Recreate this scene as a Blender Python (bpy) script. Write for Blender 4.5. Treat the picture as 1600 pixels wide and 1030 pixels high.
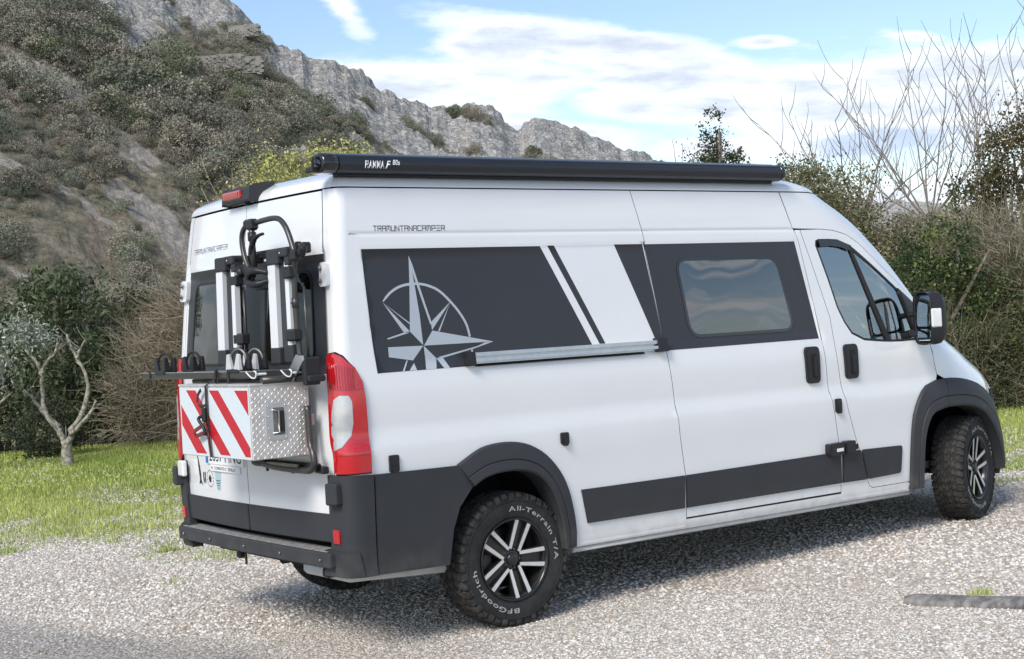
import bpy, math, random
import numpy as np
from mathutils import Vector, Matrix
from mathutils.geometry import delaunay_2d_cdt
random.seed(7); RNG=np.random.default_rng(7)
PI=math.pi; R_=math.radians
scn=bpy.context.scene
for o in list(bpy.data.objects): bpy.data.objects.remove(o)
COL=scn.collection
# ------------------------------------------------------------------ camera
CAM=(-3.62548,-7.48620,1.72554)
cr=Vector((0.8051933,-0.58855064,-0.07260782)); cu=Vector((0.06782957,-0.03022921,0.99723886)); cf=Vector((0.58912044,0.80789501,-0.01558078))
cam=bpy.data.objects.new('camera',bpy.data.cameras.new('camera')); COL.objects.link(cam)
cam.matrix_world=Matrix(((cr.x,cu.x,-cf.x,CAM[0]),(cr.y,cu.y,-cf.y,CAM[1]),(cr.z,cu.z,-cf.z,CAM[2]),(0,0,0,1)))
cam.data.lens=2314.0/1600*36; cam.data.sensor_width=36; cam.data.clip_end=5000; cam.data.clip_start=.05
scn.camera=cam
# ------------------------------------------------------------------ light
SUN_AZ=-156.0      # direction the sun stands in, degrees from +x, counter-clockwise
SUN_EL=42.0
SKY_STRENGTH=.112; SUN_STRENGTH=2.35; SUN_ANGLE=22.0; EXPOSURE=.52
scn.view_settings.view_transform='Standard'; scn.view_settings.look='None'
scn.view_settings.exposure=EXPOSURE; scn.view_settings.gamma=1; scn.view_settings.use_curve_mapping=False
sun=bpy.data.objects.new('sun',bpy.data.lights.new('sun','SUN')); COL.objects.link(sun)
sun.data.energy=SUN_STRENGTH; sun.data.angle=R_(SUN_ANGLE); sun.data.color=(1,.95,.88)
sd=Vector((math.cos(R_(SUN_AZ))*math.cos(R_(SUN_EL)),math.sin(R_(SUN_AZ))*math.cos(R_(SUN_EL)),math.sin(R_(SUN_EL))))
sun.rotation_euler=sd.to_track_quat('Z','Y').to_euler()
# node expression helper
class NX:
    def __init__(s,nt,sock): s.nt=nt; s.k=sock
    def _m(s,op,*a,clamp=False):
        n=s.nt.nodes.new('ShaderNodeMath'); n.operation=op; n.use_clamp=clamp
        for i,v in enumerate((s,)+a):
            if isinstance(v,NX): s.nt.links.new(v.k,n.inputs[i])
            else: n.inputs[i].default_value=v
        return NX(s.nt,n.outputs[0])
    def __add__(s,o): return s._m('ADD',o)
    __radd__=__add__
    def __sub__(s,o): return s._m('SUBTRACT',o)
    def __rsub__(s,o): return (s*-1)+o
    def __mul__(s,o): return s._m('MULTIPLY',o)
    __rmul__=__mul__
    def __truediv__(s,o): return s._m('DIVIDE',o)
    def max(s,o): return s._m('MAXIMUM',o)
    def min(s,o): return s._m('MINIMUM',o)
    def pow(s,o): return s._m('POWER',o)
    def clamp(s): return s._m('ADD',0.0,clamp=True)
    def step(s,a,b):      # smoothstep from a to b
        n=s.nt.nodes.new('ShaderNodeMapRange'); n.interpolation_type='SMOOTHSTEP'
        s.nt.links.new(s.k,n.inputs['Value'])
        n.inputs['From Min'].default_value=a; n.inputs['From Max'].default_value=b
        return NX(s.nt,n.outputs['Result'])
def xyz(nt,vec):
    n=nt.nodes.new('ShaderNodeSeparateXYZ'); nt.links.new(vec,n.inputs[0]); return [NX(nt,n.outputs[i]) for i in range(3)]
def comb(nt,x,y,z):
    n=nt.nodes.new('ShaderNodeCombineXYZ')
    for i,v in enumerate((x,y,z)):
        if isinstance(v,NX): nt.links.new(v.k,n.inputs[i])
        else: n.inputs[i].default_value=v
    return n.outputs[0]
def noise(nt,vec,scale,detail=6,rough=.55,dist=0,out=0):
    n=nt.nodes.new('ShaderNodeTexNoise'); n.inputs['Scale'].default_value=scale; n.inputs['Detail'].default_value=detail
    n.inputs['Roughness'].default_value=rough; n.inputs['Distortion'].default_value=dist
    if vec is not None: nt.links.new(vec,n.inputs['Vector'])
    return NX(nt,n.outputs[out])
def voro(nt,vec,scale,feat='F1',out='Distance',rand=1):
    n=nt.nodes.new('ShaderNodeTexVoronoi'); n.feature=feat; n.inputs['Scale'].default_value=scale; n.inputs['Randomness'].default_value=rand
    nt.links.new(vec,n.inputs['Vector']); return NX(nt,n.outputs[out])
def mixc(nt,f,a,b,mode='MIX'):
    n=nt.nodes.new('ShaderNodeMix'); n.data_type='RGBA'; n.blend_type=mode
    for key,v in ((0,f),(6,a),(7,b)):
        if isinstance(v,NX): nt.links.new(v.k,n.inputs[key])
        elif isinstance(v,(int,float)): n.inputs[key].default_value=v
        elif isinstance(v,(tuple,list)): n.inputs[key].default_value=(v[0],v[1],v[2],1)
        else: nt.links.new(v,n.inputs[key])
    return n.outputs[2]
W=bpy.data.worlds.new('World'); scn.world=W; W.use_nodes=True; nt=W.node_tree; nt.nodes.clear()
bg=nt.nodes.new('ShaderNodeBackground'); bg.inputs['Strength'].default_value=SKY_STRENGTH
wo=nt.nodes.new('ShaderNodeOutputWorld'); nt.links.new(bg.outputs[0],wo.inputs[0])
sky=nt.nodes.new('ShaderNodeTexSky'); sky.sky_type='NISHITA'; sky.sun_disc=False
sky.sun_elevation=R_(SUN_EL); sky.sun_rotation=R_(90-SUN_AZ); sky.air_density=1.0; sky.dust_density=.6; sky.ozone_density=1.2
tc=nt.nodes.new('ShaderNodeTexCoord'); dvec=tc.outputs['Generated']
dx,dy,dz=xyz(nt,dvec)
az=dy._m('ARCTAN2',dx)*(180/PI); el=dz._m('ARCSINE')*(180/PI)
sk_=el+az*-.10; wn=noise(nt,comb(nt,az*.04,sk_*.19,0),1.7,7,.55); wn2=noise(nt,comb(nt,az*.045,sk_*.20,3.3),4.6,7,.6)
# clouds that stand over the hill and the trees: azimuth, elevation, half-width, half-height (degrees), tilt
CL=[(57.2,8.6,8.0,1.5,-2),(53.6,10.0,2.6,1.2,0),(49.5,9.5,7.5,.95,-14),(58.5,7.0,6,1.5,0),(54,6.6,6,.8,-8),(46.6,8.0,4.6,.75,-6),(40.6,7.4,3.4,.6,-10),
    (37.2,6.4,9.5,2.3,-7),(47,7.2,5,.7,-8),(59.6,11.9,1.7,.55,-52),(43.5,9.2,1.3,.26,-4),(38.2,8.9,1.5,.28,-14),(43.2,5.2,6,.5,-4),(36,2.4,9,1.6,0)]
dens=None
for a0,e0,sa,se,ti in CL:
    c_,s_=math.cos(R_(-ti)),math.sin(R_(-ti))
    A=az-a0; E=el-e0
    p_=(A*c_+E*s_)*(1/sa); q_=(E*c_-A*s_)*(1/se)
    r=(1.0-(p_*p_+q_*q_)._m('SQRT'))*(1.0 if sa*se>2.3 else .5)
    dens=r if dens is None else dens.max(r)
wn3=noise(nt,comb(nt,az*.05,el*.16,8.1),17.0,6,.62); dens=dens.max(-.6).min(.48)
dloc=(dens*1.35+.13+(wn-.5)*1.3+(wn2-.5)*1.1+(wn3-.5)*.5)
# the rest of the sky carries the same broken cloud
rest=noise(nt,comb(nt,dx*1.5,dy*1.5,dz*5.5+4.7),2.1,8,.56,.4)
drest=(rest-.545)*9
away=((az-54.0)._m('ABSOLUTE')).step(23,33); up=el.step(14,22); aw=away.max(up)
dall=(dloc*(1.0-aw)+drest*aw)
cf_=dall.step(-.02,.62)
thick=(dall-.35)*.8+(wn-.5)*1.0+(wn2-.5)*1.0+(wn3-.5)*.3
ccol=mixc(nt,thick.step(-.15,.85),(7.6,7.8,8.1),(4.3,4.8,5.7))
# a grey-blue cloud low on the right
g=1.0-(((az-39.6)*(1/4.4)).pow(2)+((el-4.9)*(1/1.25)).pow(2))._m('SQRT')
gd=(g*1.0+(wn-.5)*1.2+(wn2-.5)*1.3).step(.1,.6)*(1.0-aw)
ccol=mixc(nt,gd*.8,ccol,(3.6,4.5,6.2))
skc=mixc(nt,1.0,sky.outputs[0],(1.02,1.04,1.08),'MULTIPLY')
veil=((1.0-el.step(-2,11))*.30)
skc=mixc(nt,veil,skc,(5.6,6.6,7.8))
nt.links.new(mixc(nt,(cf_*.93)*el.step(-3,.5),skc,ccol),bg.inputs['Color'])
# ------------------------------------------------------------------ helpers
def tag(o,label=None,cat=None,group=None,kind=None):
    if label: o['label']=label
    if cat: o['category']=cat
    if group: o['group']=group
    if kind: o['kind']=kind
    return o
def empty(name,loc=(0,0,0),rot=(0,0,0),parent=None):
    o=bpy.data.objects.new(name,None); o.location=loc; o.rotation_euler=rot; o.empty_display_size=.2; COL.objects.link(o); o.parent=parent; return o
def copy_tree(o,parent=None):
    c=o.copy(); COL.objects.link(c); c.parent=parent
    for ch in [x for x in bpy.data.objects if x.parent==o]: copy_tree(ch,c)
    return c
class MB:
    def __init__(s): s.v=[]; s.f=[]; s.sm=[]; s.dark=set(); s.nr={}
    def add(s,vs,fs,smooth=False,M=None):
        b=len(s.v)
        s.v+= [tuple(M@Vector(v)) for v in vs] if M is not None else [tuple(v) for v in vs]
        s.f+=[tuple(b+i for i in f) for f in fs]; s.sm+=[smooth]*len(fs); return s
    def box(s,c,d,rot=None,bev=0.0):
        x,y,z=[q/2 for q in d]
        if bev<=0:
            vs=[(i*x,j*y,k*z) for i in(-1,1) for j in(-1,1) for k in(-1,1)]
            fs=[(0,1,3,2),(4,6,7,5),(0,4,5,1),(2,3,7,6),(0,2,6,4),(1,5,7,3)]
        else:
            b=min(bev,x*.9,y*.9,z*.9); vs=[];ix={}
            for i in(-1,1):
                for j in(-1,1):
                    for k in(-1,1):
                        for a in range(3):
                            p=[i*(x-b),j*(y-b),k*(z-b)]; p[a]=(i,j,k)[a]*(x,y,z)[a]; ix[i,j,k,a]=len(vs); vs.append(tuple(p))
            fs=[]
            for a in range(3):
                o1,o2=[q for q in range(3) if q!=a]
                for sg in(-1,1):
                    cs=[]
                    for (m,n) in((-1,-1),(1,-1),(1,1),(-1,1)):
                        t=[0,0,0];t[a]=sg;t[o1]=m;t[o2]=n; cs.append(ix[t[0],t[1],t[2],a])
                    if (sg>0)==(a==1): cs=cs[::-1]
                    fs.append(tuple(cs))
            for a in range(3):
                o1,o2=[q for q in range(3) if q!=a]
                for m in(-1,1):
                    for n in(-1,1):
                        e=[]
                        for w_ in(-1,1):
                            t=[0,0,0];t[a]=w_;t[o1]=m;t[o2]=n; e.append((ix[t[0],t[1],t[2],o1],ix[t[0],t[1],t[2],o2]))
                        q=(e[0][0],e[1][0],e[1][1],e[0][1])
                        P=[Vector(vs[h]) for h in q]; nrm=(P[1]-P[0]).cross(P[2]-P[0])
                        if nrm.dot(P[0]+P[1]+P[2]+P[3]-Vector([0,0,0]))<0: q=q[::-1]
                        fs.append(q)
            for i in(-1,1):
                for j in(-1,1):
                    for k in(-1,1):
                        q=[ix[i,j,k,a] for a in range(3)]
                        if i*j*k<0: q=q[::-1]
                        fs.append(tuple(q))
        M=Matrix.Translation(c)
        if rot is not None: M=M@(rot.to_4x4() if isinstance(rot,Matrix) else Matrix.Rotation(rot[0],4,rot[1]))
        return s.add(vs,fs,False,M)
    def tube(s,P,r,n=8,cap=True,flat=1.0):
        P=[Vector(p) for p in P]; m=len(P); rr=r if isinstance(r,(list,tuple)) else [r]*m
        vs=[];fs=[]; up=None
        for i,p in enumerate(P):
            t=(P[min(i+1,m-1)]-P[max(i-1,0)]).normalized()
            if up is None:
                up=Vector((0,0,1)) if abs(t.z)<.9 else Vector((1,0,0))
            a=t.cross(up)
            if a.length<1e-6: a=t.cross(Vector((0,1,0)))
            a.normalize(); b=a.cross(t).normalized(); up=b
            for k in range(n):
                an=2*PI*k/n; vs.append(p+a*(math.cos(an)*rr[i])+b*(math.sin(an)*rr[i]*flat))
        for i in range(m-1):
            for k in range(n):
                k2=(k+1)%n; fs.append((i*n+k,i*n+k2,(i+1)*n+k2,(i+1)*n+k))
        s.add(vs,fs,True)
        if cap:
            b=len(s.v)-len(vs)
            s.f.append(tuple(b+k for k in range(n))[::-1]); s.sm.append(False)
            s.f.append(tuple(b+(m-1)*n+k for k in range(n))); s.sm.append(False)
        return s
    def lathe(s,prof,n=48,axis='Y',c=(0,0,0),smooth=True,close=False):
        """prof: (r, a) pairs, a along the axis"""
        vs=[];fs=[];m=len(prof)
        for i in range(n):
            an=2*PI*i/n; C_,S_=math.cos(an),math.sin(an)
            for r,a in prof:
                q=(r*C_,a,r*S_) if axis=='Y' else ((a,r*C_,r*S_) if axis=='X' else (r*C_,r*S_,a))
                vs.append((q[0]+c[0],q[1]+c[1],q[2]+c[2]))
        for i in range(n):
            j=(i+1)%n
            for k in range(m-(0 if close else 1)):
                k2=(k+1)%m; fs.append((i*m+k,i*m+k2,j*m+k2,j*m+k))
        return s.add(vs,fs,smooth)
    def prism(s,poly,h0,h1,fr,smooth=False):
        """poly 2-D, fr(u,v,h)->xyz; closed solid"""
        n=len(poly); vs=[fr(a,b,h0) for a,b in poly]+[fr(a,b,h1) for a,b in poly]
        fs=[tuple(range(n))[::-1],tuple(range(n,2*n))]+[(i,(i+1)%n,n+(i+1)%n,n+i) for i in range(n)]
        return s.add(vs,fs,smooth)
    def mirror(s):
        n=len(s.v); fs=list(s.f); sm=list(s.sm)
        s.v+=[(x,-y,z) for x,y,z in s.v]; s.f+=[tuple(n+i for i in f[::-1]) for f in fs]; s.sm+=sm; s.dark|={i+len(fs) for i in s.dark}; s.nr.update({i+n:Vector((q.x,-q.y,q.z)) for i,q in list(s.nr.items())}); return s
    def parts(s,name,mat,parent=None,**k):
        # every loose piece becomes an object of its own
        pr=list(range(len(s.v)))
        def find(a):
            while pr[a]!=a: pr[a]=pr[pr[a]]; a=pr[a]
            return a
        key={}
        for i,v in enumerate(s.v):
            q=(round(v[0],5),round(v[1],5),round(v[2],5))
            if q in key: pr[find(i)]=find(key[q])
            else: key[q]=i
        for f in s.f:
            for i in f[1:]: pr[find(i)]=find(f[0])
        g={}
        for j,f in enumerate(s.f): g.setdefault(find(f[0]),[]).append(j)
        out=[]
        for js in g.values():
            m=MB(); ids=sorted(set(i for j in js for i in s.f[j])); re={a:b for b,a in enumerate(ids)}
            m.v=[s.v[i] for i in ids]; m.f=[tuple(re[i] for i in s.f[j]) for j in js]; m.sm=[s.sm[j] for j in js]; out.append(m.build(name,mat,parent,**k))
        return out
    def build(s,name,mat,parent=None,flip=False,bev=0,M=None,subs=0):
        me=bpy.data.meshes.new(name); v=s.v if not flip else [(x,-y,z) for x,y,z in s.v]
        if M is not None: v=[tuple(M@Vector(q)) for q in v]
        me.from_pydata(v,[],s.f if not flip else [f[::-1] for f in s.f])
        me.polygons.foreach_set('use_smooth',s.sm)
        if mat: me.materials.append(mat)
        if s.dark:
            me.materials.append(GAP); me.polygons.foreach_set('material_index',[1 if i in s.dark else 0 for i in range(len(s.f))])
        if s.nr:
            me.update(); base=[list(q.normal) for q in me.vertices]
            for i,q in s.nr.items(): base[i]=[q.x,-q.y if flip else q.y,q.z]
            me.normals_split_custom_set_from_vertices(base)
        o=bpy.data.objects.new(name,me); COL.objects.link(o); o.parent=parent
        if bev:
            b=o.modifiers.new('bevel','BEVEL'); b.width=bev; b.segments=2; b.limit_method='ANGLE'; b.angle_limit=R_(35)
        return o
# ------------------------------------------------------------------ materials
MAT={}
def pmat(name,col,rough=.5,metal=0,spec=.5,coat=0,var=0,vscale=8,bump=0,bscale=60,bdist=.002,dirt=None,trans=0,ior=1.45,em=None,alpha=1,rvar=0):
    m=bpy.data.materials.new(name); m.use_nodes=True; nt=m.node_tree; b=nt.nodes['Principled BSDF']; MAT[name]=m
    b.inputs['Base Color'].default_value=(*col,1); b.inputs['Roughness'].default_value=rough; b.inputs['Metallic'].default_value=metal
    b.inputs['Specular IOR Level'].default_value=spec; b.inputs['Coat Weight'].default_value=coat; b.inputs['Coat Roughness'].default_value=.04
    b.inputs['IOR'].default_value=ior; b.inputs['Transmission Weight'].default_value=trans; b.inputs['Alpha'].default_value=alpha
    if em: b.inputs['Emission Color'].default_value=(*em,1); b.inputs['Emission Strength'].default_value=1
    tcn=nt.nodes.new('ShaderNodeTexCoord'); v=tcn.outputs['Object']
    c=None
    if var:
        f=noise(nt,v,vscale,6,.6)
        c=mixc(nt,f.step(.3,.7),tuple(max(0,q*(1-var)) for q in col),tuple(min(1,q*(1+var)) for q in col))
    if dirt:
        dc,amt,zlo,zhi=dirt      # road dirt thrown up on to the lower part
        x,y,z=xyz(nt,v); f=(1.0-z.step(zlo,zhi))*noise(nt,v,9,7,.65).step(.35,.75)*amt
        c=mixc(nt,f,c if c else col,dc)
    if c: nt.links.new(c,b.inputs['Base Color'])
    if rvar:
        f=noise(nt,v,vscale*1.7,5,.6); nt.links.new((f*rvar+(rough-rvar*.5)).k,b.inputs['Roughness'])
    if bump:
        n=noise(nt,v,bscale,4,.6); bn=nt.nodes.new('ShaderNodeBump'); bn.inputs['Strength'].default_value=bump; bn.inputs['Distance'].default_value=bdist
        nt.links.new(n.k,bn.inputs['Height']); nt.links.new(bn.outputs[0],b.inputs['Normal'])
    return m
WHITE=pmat('white_paint',(.765,.77,.765),.30,coat=1.0,var=.012,vscale=1.5,bump=.015,bscale=2.0,bdist=.004,dirt=((.40,.36,.31),.5,.36,.56))
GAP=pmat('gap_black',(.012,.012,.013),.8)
VINYL=pmat('charcoal_vinyl',(.035,.037,.043),.38,spec=.45,var=.05,vscale=2,bump=.02,bscale=5,bdist=.003)
VGREY=pmat('silver_grey_vinyl',(.42,.46,.50),.4)
PLAST=pmat('grey_black_plastic',(.038,.040,.044),.58,spec=.35,var=.05,vscale=5,bump=.25,bscale=420,bdist=.0006,dirt=((.13,.118,.105),.45,.40,.62))
TRIM=pmat('black_plastic',(.02,.02,.022),.42,spec=.4,var=.1,bump=.1,bscale=300,bdist=.0004)
GLOSSBLK=pmat('gloss_black',(.012,.012,.014),.12,coat=.6)
DARKM=pmat('awning_anthracite',(.022,.026,.034),.33,metal=.25,coat=.25,var=.06)
GUN=pmat('gunmetal_tube',(.075,.072,.068),.34,metal=.55,var=.1,vscale=20)
ALU=pmat('brushed_aluminium',(.56,.57,.58),.3,metal=.85,var=.06,vscale=25)
ALUW=pmat('white_anodised',(.78,.79,.80),.35,metal=.15)
RUBBER=pmat('tyre_rubber',(.034,.034,.034),.78,spec=.25,var=.25,vscale=14,bump=.3,bscale=220,bdist=.0008,rvar=.15)
TREADM=pmat('dusty_tread_rubber',(.050,.047,.043),.88,spec=.2,var=.45,vscale=22,bump=.3,bscale=200,bdist=.001)
LETTER=pmat('tyre_letter_white',(.40,.39,.37),.7,var=.15,vscale=60)
RIMB=pmat('rim_black',(.014,.014,.015),.3,coat=.4)
RIMS=pmat('rim_machined',(.74,.74,.75),.28,metal=.55,var=.05,vscale=50)
STEEL=pmat('dull_steel',(.22,.20,.18),.5,metal=.7,var=.3)
PALEM=pmat('pale_underbody',(.52,.53,.52),.5,var=.1)
RED=pmat('red_lens',(.50,.008,.012),.12,coat=1,spec=.6)
RED2=pmat('red_lens_dark',(.33,.005,.01),.16,coat=1)
CLEAR=pmat('clear_lens',(.50,.51,.52),.16,metal=.35,coat=1,var=.10,vscale=9)
AMB=pmat('clear_indicator',(.72,.72,.70),.3,coat=.8,var=.1)
SIGNW=pmat('reflective_white',(.62,.68,.70),.35,var=.14,vscale=160,bump=.2,bscale=500)
SIGNR=pmat('reflective_red',(.50,.012,.025),.35,var=.18,vscale=160,bump=.2,bscale=500)
PLATEW=pmat('plate_white',(.80,.80,.80),.35)
INK=pmat('ink_black',(.015,.015,.017),.5)
BLUE=pmat('plate_blue',(.02,.16,.42),.4)
PALEB=pmat('pale_blue_sticker',(.38,.52,.55),.5)
FAB=pmat('seat_fabric',(.05,.052,.055),.85,var=.2)
LIGHTINT=pmat('light_lining',(.62,.66,.63),.8)
STRAPM=pmat('strap_webbing',(.03,.022,.02),.8)
STRAPR=pmat('strap_red',(.16,.03,.025),.75)
def glassmat(name,tint,refl,rough=.0):
    m=bpy.data.materials.new(name); m.use_nodes=True; nt=m.node_tree; nt.nodes.clear()
    o=nt.nodes.new('ShaderNodeOutputMaterial'); t=nt.nodes.new('ShaderNodeBsdfTransparent'); t.inputs[0].default_value=(*tint,1)
    g=nt.nodes.new('ShaderNodeBsdfGlossy'); g.inputs['Roughness'].default_value=rough; g.inputs['Color'].default_value=(.95,.98,1,1)
    fr=nt.nodes.new('ShaderNodeFresnel'); fr.inputs[0].default_value=1.5
    mx=nt.nodes.new('ShaderNodeMixShader'); f=(NX(nt,fr.outputs[0])*1.5+refl).clamp()
    nt.links.new(f.k,mx.inputs[0]); nt.links.new(t.outputs[0],mx.inputs[1]); nt.links.new(g.outputs[0],mx.inputs[2]); nt.links.new(mx.outputs[0],o.inputs[0]); return m
GLASS=glassmat('cab_glass',(.80,.90,.86),.24)
def tintglass(name,base,refl):
    m=bpy.data.materials.new(name); m.use_nodes=True; nt=m.node_tree; nt.nodes.clear()
    o=nt.nodes.new('ShaderNodeOutputMaterial'); t=nt.nodes.new('ShaderNodeBsdfDiffuse'); t.inputs[0].default_value=(*base,1)
    g=nt.nodes.new('ShaderNodeBsdfGlossy'); g.inputs['Roughness'].default_value=.015
    fr=nt.nodes.new('ShaderNodeFresnel'); fr.inputs[0].default_value=1.55
    tcn=nt.nodes.new('ShaderNodeTexCoord'); n=noise(nt,tcn.outputs['Object'],1.6,2,.5); bn=nt.nodes.new('ShaderNodeBump'); bn.inputs['Strength'].default_value=.2; bn.inputs['Distance'].default_value=.03
    nt.links.new(n.k,bn.inputs['Height']); nt.links.new(bn.outputs[0],g.inputs['Normal'])
    mx=nt.nodes.new('ShaderNodeMixShader'); f=(NX(nt,fr.outputs[0])*1.4+refl).clamp()
    nt.links.new(f.k,mx.inputs[0]); nt.links.new(t.outputs[0],mx.inputs[1]); nt.links.new(g.outputs[0],mx.inputs[2]); nt.links.new(mx.outputs[0],o.inputs[0]); return m
TINT=tintglass('tinted_acrylic',(.012,.013,.015),.15)
RTINT=tintglass('rear_tinted_glass',(.010,.010,.008),-.035)
# ------------------------------------------------------------------ body skin: a surface S(u,z) round the van
def pl(pts):
    # smooth (monotone-ish Catmull) interpolation through points
    xs=[a for a,b in pts]; ys=[b for a,b in pts]; n=len(pts)
    m=[]
    for i in range(n):
        if i==0: m.append((ys[1]-ys[0])/(xs[1]-xs[0]))
        elif i==n-1: m.append((ys[-1]-ys[-2])/(xs[-1]-xs[-2]))
        else:
            d0=(ys[i]-ys[i-1])/(xs[i]-xs[i-1]); d1=(ys[i+1]-ys[i])/(xs[i+1]-xs[i])
            m.append(0 if d0*d1<=0 else 2*d0*d1/(d0+d1))
    def f(x):
        if x<=xs[0]: return ys[0]+m[0]*(x-xs[0])
        if x>=xs[-1]: return ys[-1]+m[-1]*(x-xs[-1])
        i=0
        while x>xs[i+1]: i+=1
        h=xs[i+1]-xs[i]; t=(x-xs[i])/h
        return ((1+2*t)*(1-t)**2*ys[i]+t*(1-t)**2*h*m[i]+t*t*(3-2*t)*ys[i+1]+t*t*(t-1)*h*m[i+1])
    return f
WID=pl([(.28,.985),(.40,1.0),(.60,1.015),(.85,1.026),(1.00,1.033),(1.05,1.032),(1.09,1.020),(1.16,1.012),(1.24,1.0125),(1.34,1.010),(1.42,1.002),(1.75,.972),(2.05,.942),(2.25,.920),(2.37,.903),(2.60,.87)])
REAR=pl([(.28,-.03),(.7,-.055),(1.1,-.062),(1.4,-.055),(1.8,-.03),(2.1,-.005),(2.37,.025),(2.6,.05)])
FRONT=pl([(.28,5.86),(.45,5.93),(.7,5.96),(.95,5.93),(1.1,5.84),(1.22,5.64),(1.32,5.40),(1.40,5.20),(1.55,5.04),(1.8,4.78),(2.05,4.50),(2.25,4.22),(2.37,4.00),(2.6,3.6)])
LEN=pl([(.28,1.15),(1.0,1.25),(1.3,1.1),(1.5,.85),(1.8,.68),(2.1,.60),(2.37,.55),(2.6,.5)])
EXP=pl([(.28,2.5),(1.0,2.1),(1.2,2.15),(1.4,2.7),(1.8,2.6),(2.6,2.6)])
R=.07; UC=R-.11; UR=-1.0; UF=1.6
# perimeter parameter u: <UC rear face, UC..R corner, R..xs(z) side (u=x), beyond xs: front curve, u=xs+UF*t
def xs_(z): return FRONT(z)-LEN(z)
def S(u,z,off=0.0):
    """right-hand half of the body skin; u runs from rear centre round to front centre"""
    w=WID(z)
    def base(u):
        if u<UC:
            y=-(w-R)*(u-UR)/(UC-UR); return REAR(z)+.045*(y/(w-R))**2,y
        xc=REAR(z)+.045
        if u<R:
            a=(R-u)/(R-UC)*math.pi/2
            return xc+R-R*math.sin(a), -(w-R)-R*math.cos(a)
        x1=xs_(z); x0=xc+R
        if u<=x1:
            t=(u-R)/(x1-R); return u+(x0-R)*(1-t)**6*0+max(0,(x0-R))*max(0,1-(u-R)/.5), -w
        t=min((u-x1)/UF,1)*math.pi/2; n=EXP(z)
        return x1+LEN(z)*max(math.sin(t),0)**(2/n), -w*max(math.cos(t),0)**(2/n)
    x,y=base(u)
    if off:
        e=1e-3
        xa,ya=base(u-e); xb,yb=base(u+e)
        tx,ty=xb-xa,yb-ya; l=math.hypot(tx,ty) or 1
        x+=off*ty/l; y-=off*tx/l
    return x,y,z

def xu(x,z):
    """perimeter parameter u for a given x on the front curve"""
    x1=xs_(z)
    if x<=x1: return x
    q=min(max((x-x1)/LEN(z),0),1)**(EXP(z)/2)
    return x1+UF*math.asin(q)/(PI/2)
def uc(z): return xs_(z)+UF
RQ=[(.150,2.092),(.207,1.430),(3.522,1.438),(3.397,2.100)]
def rec(u,z):
    if u<-.085:
        d=min(z-1.440,2.078-z); t=min(max(d/.016,0),1); return -.010*t*t*(3-2*t)
    r=0.0
    if .1<u<3.6 and 1.4<z<2.12:
        d=1
        for i in range(4):
            a,b=RQ[i],RQ[(i+1)%4]; ex,ey=b[0]-a[0],b[1]-a[1]; l=math.hypot(ex,ey)
            d=min(d,(ex*(z-a[1])-ey*(u-a[0]))/l)
        t=min(max(d/.018,0),1); r=-.013*t*t*(3-2*t)
    if .09<u<3.40 and abs(z-2.156)<.006: r=-.004*(1-abs(z-2.156)/.006)
    return r
def skin(u,z,off=0.0): return S(u,z,off+rec(u,z))
def area(P): return sum(P[i][0]*P[(i+1)%len(P)][1]-P[(i+1)%len(P)][0]*P[i][1] for i in range(len(P)))/2
def densify(P,st):
    o=[]
    for i in range(len(P)):
        a,b=P[i],P[(i+1)%len(P)]; n=max(1,int(math.ceil(math.hypot(b[0]-a[0],b[1]-a[1])/st)))
        for k in range(n): o.append((a[0]+(b[0]-a[0])*k/n,a[1]+(b[1]-a[1])*k/n))
    return o
def clean(P,e=1e-4):
    o=[]
    for p in P:
        if not o or math.hypot(p[0]-o[-1][0],p[1]-o[-1][1])>e: o.append(p)
    if math.hypot(o[0][0]-o[-1][0],o[0][1]-o[-1][1])<e: o.pop()
    return o
def inset(P,d):
    n=len(P); o=[]
    for i in range(n):
        a,b,c=P[i-1],P[i],P[(i+1)%n]
        e1=(b[0]-a[0],b[1]-a[1]); e2=(c[0]-b[0],c[1]-b[1]); l1=math.hypot(*e1) or 1; l2=math.hypot(*e2) or 1
        n1=(-e1[1]/l1,e1[0]/l1); n2=(-e2[1]/l2,e2[0]/l2); m=(n1[0]+n2[0],n1[1]+n2[1]); l=math.hypot(*m) or 1
        k=max(.5,(m[0]*n1[0]+m[1]*n1[1])/l); o.append((b[0]+m[0]/l*d/k,b[1]+m[1]/l*d/k))
    return o
def inside(p,P):
    x,y=p; c=False; j=len(P)-1
    for i in range(len(P)):
        if (P[i][1]>y)!=(P[j][1]>y) and x<(P[j][0]-P[i][0])*(y-P[i][1])/(P[j][1]-P[i][1])+P[i][0]: c=not c
        j=i
    return c
def rrect(u0,z0,u1,z1,r,n=5):
    o=[]
    for cx,cy,a0 in((u1-r,z0+r,-90),(u1-r,z1-r,0),(u0+r,z1-r,90),(u0+r,z0+r,180)):
        for k in range(n+1):
            a=R_(a0+90*k/n); o.append((cx+r*math.cos(a),cy+r*math.sin(a)))
    return o
def roundpoly(P,r,n=4):
    if area(P)<0: P=P[::-1]
    o=[]
    for i in range(len(P)):
        a,b,c=Vector(P[i-1]),Vector(P[i]),Vector(P[(i+1)%len(P)])
        d1=(a-b);d2=(c-b); rr=min(r,d1.length*.45,d2.length*.45); p1=b+d1.normalized()*rr; p2=b+d2.normalized()*rr
        for k in range(n+1):
            t=k/n; q=p1*(1-t)**2+b*2*t*(1-t)+p2*t*t; o.append((q.x,q.y))
    return clean(o)
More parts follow.
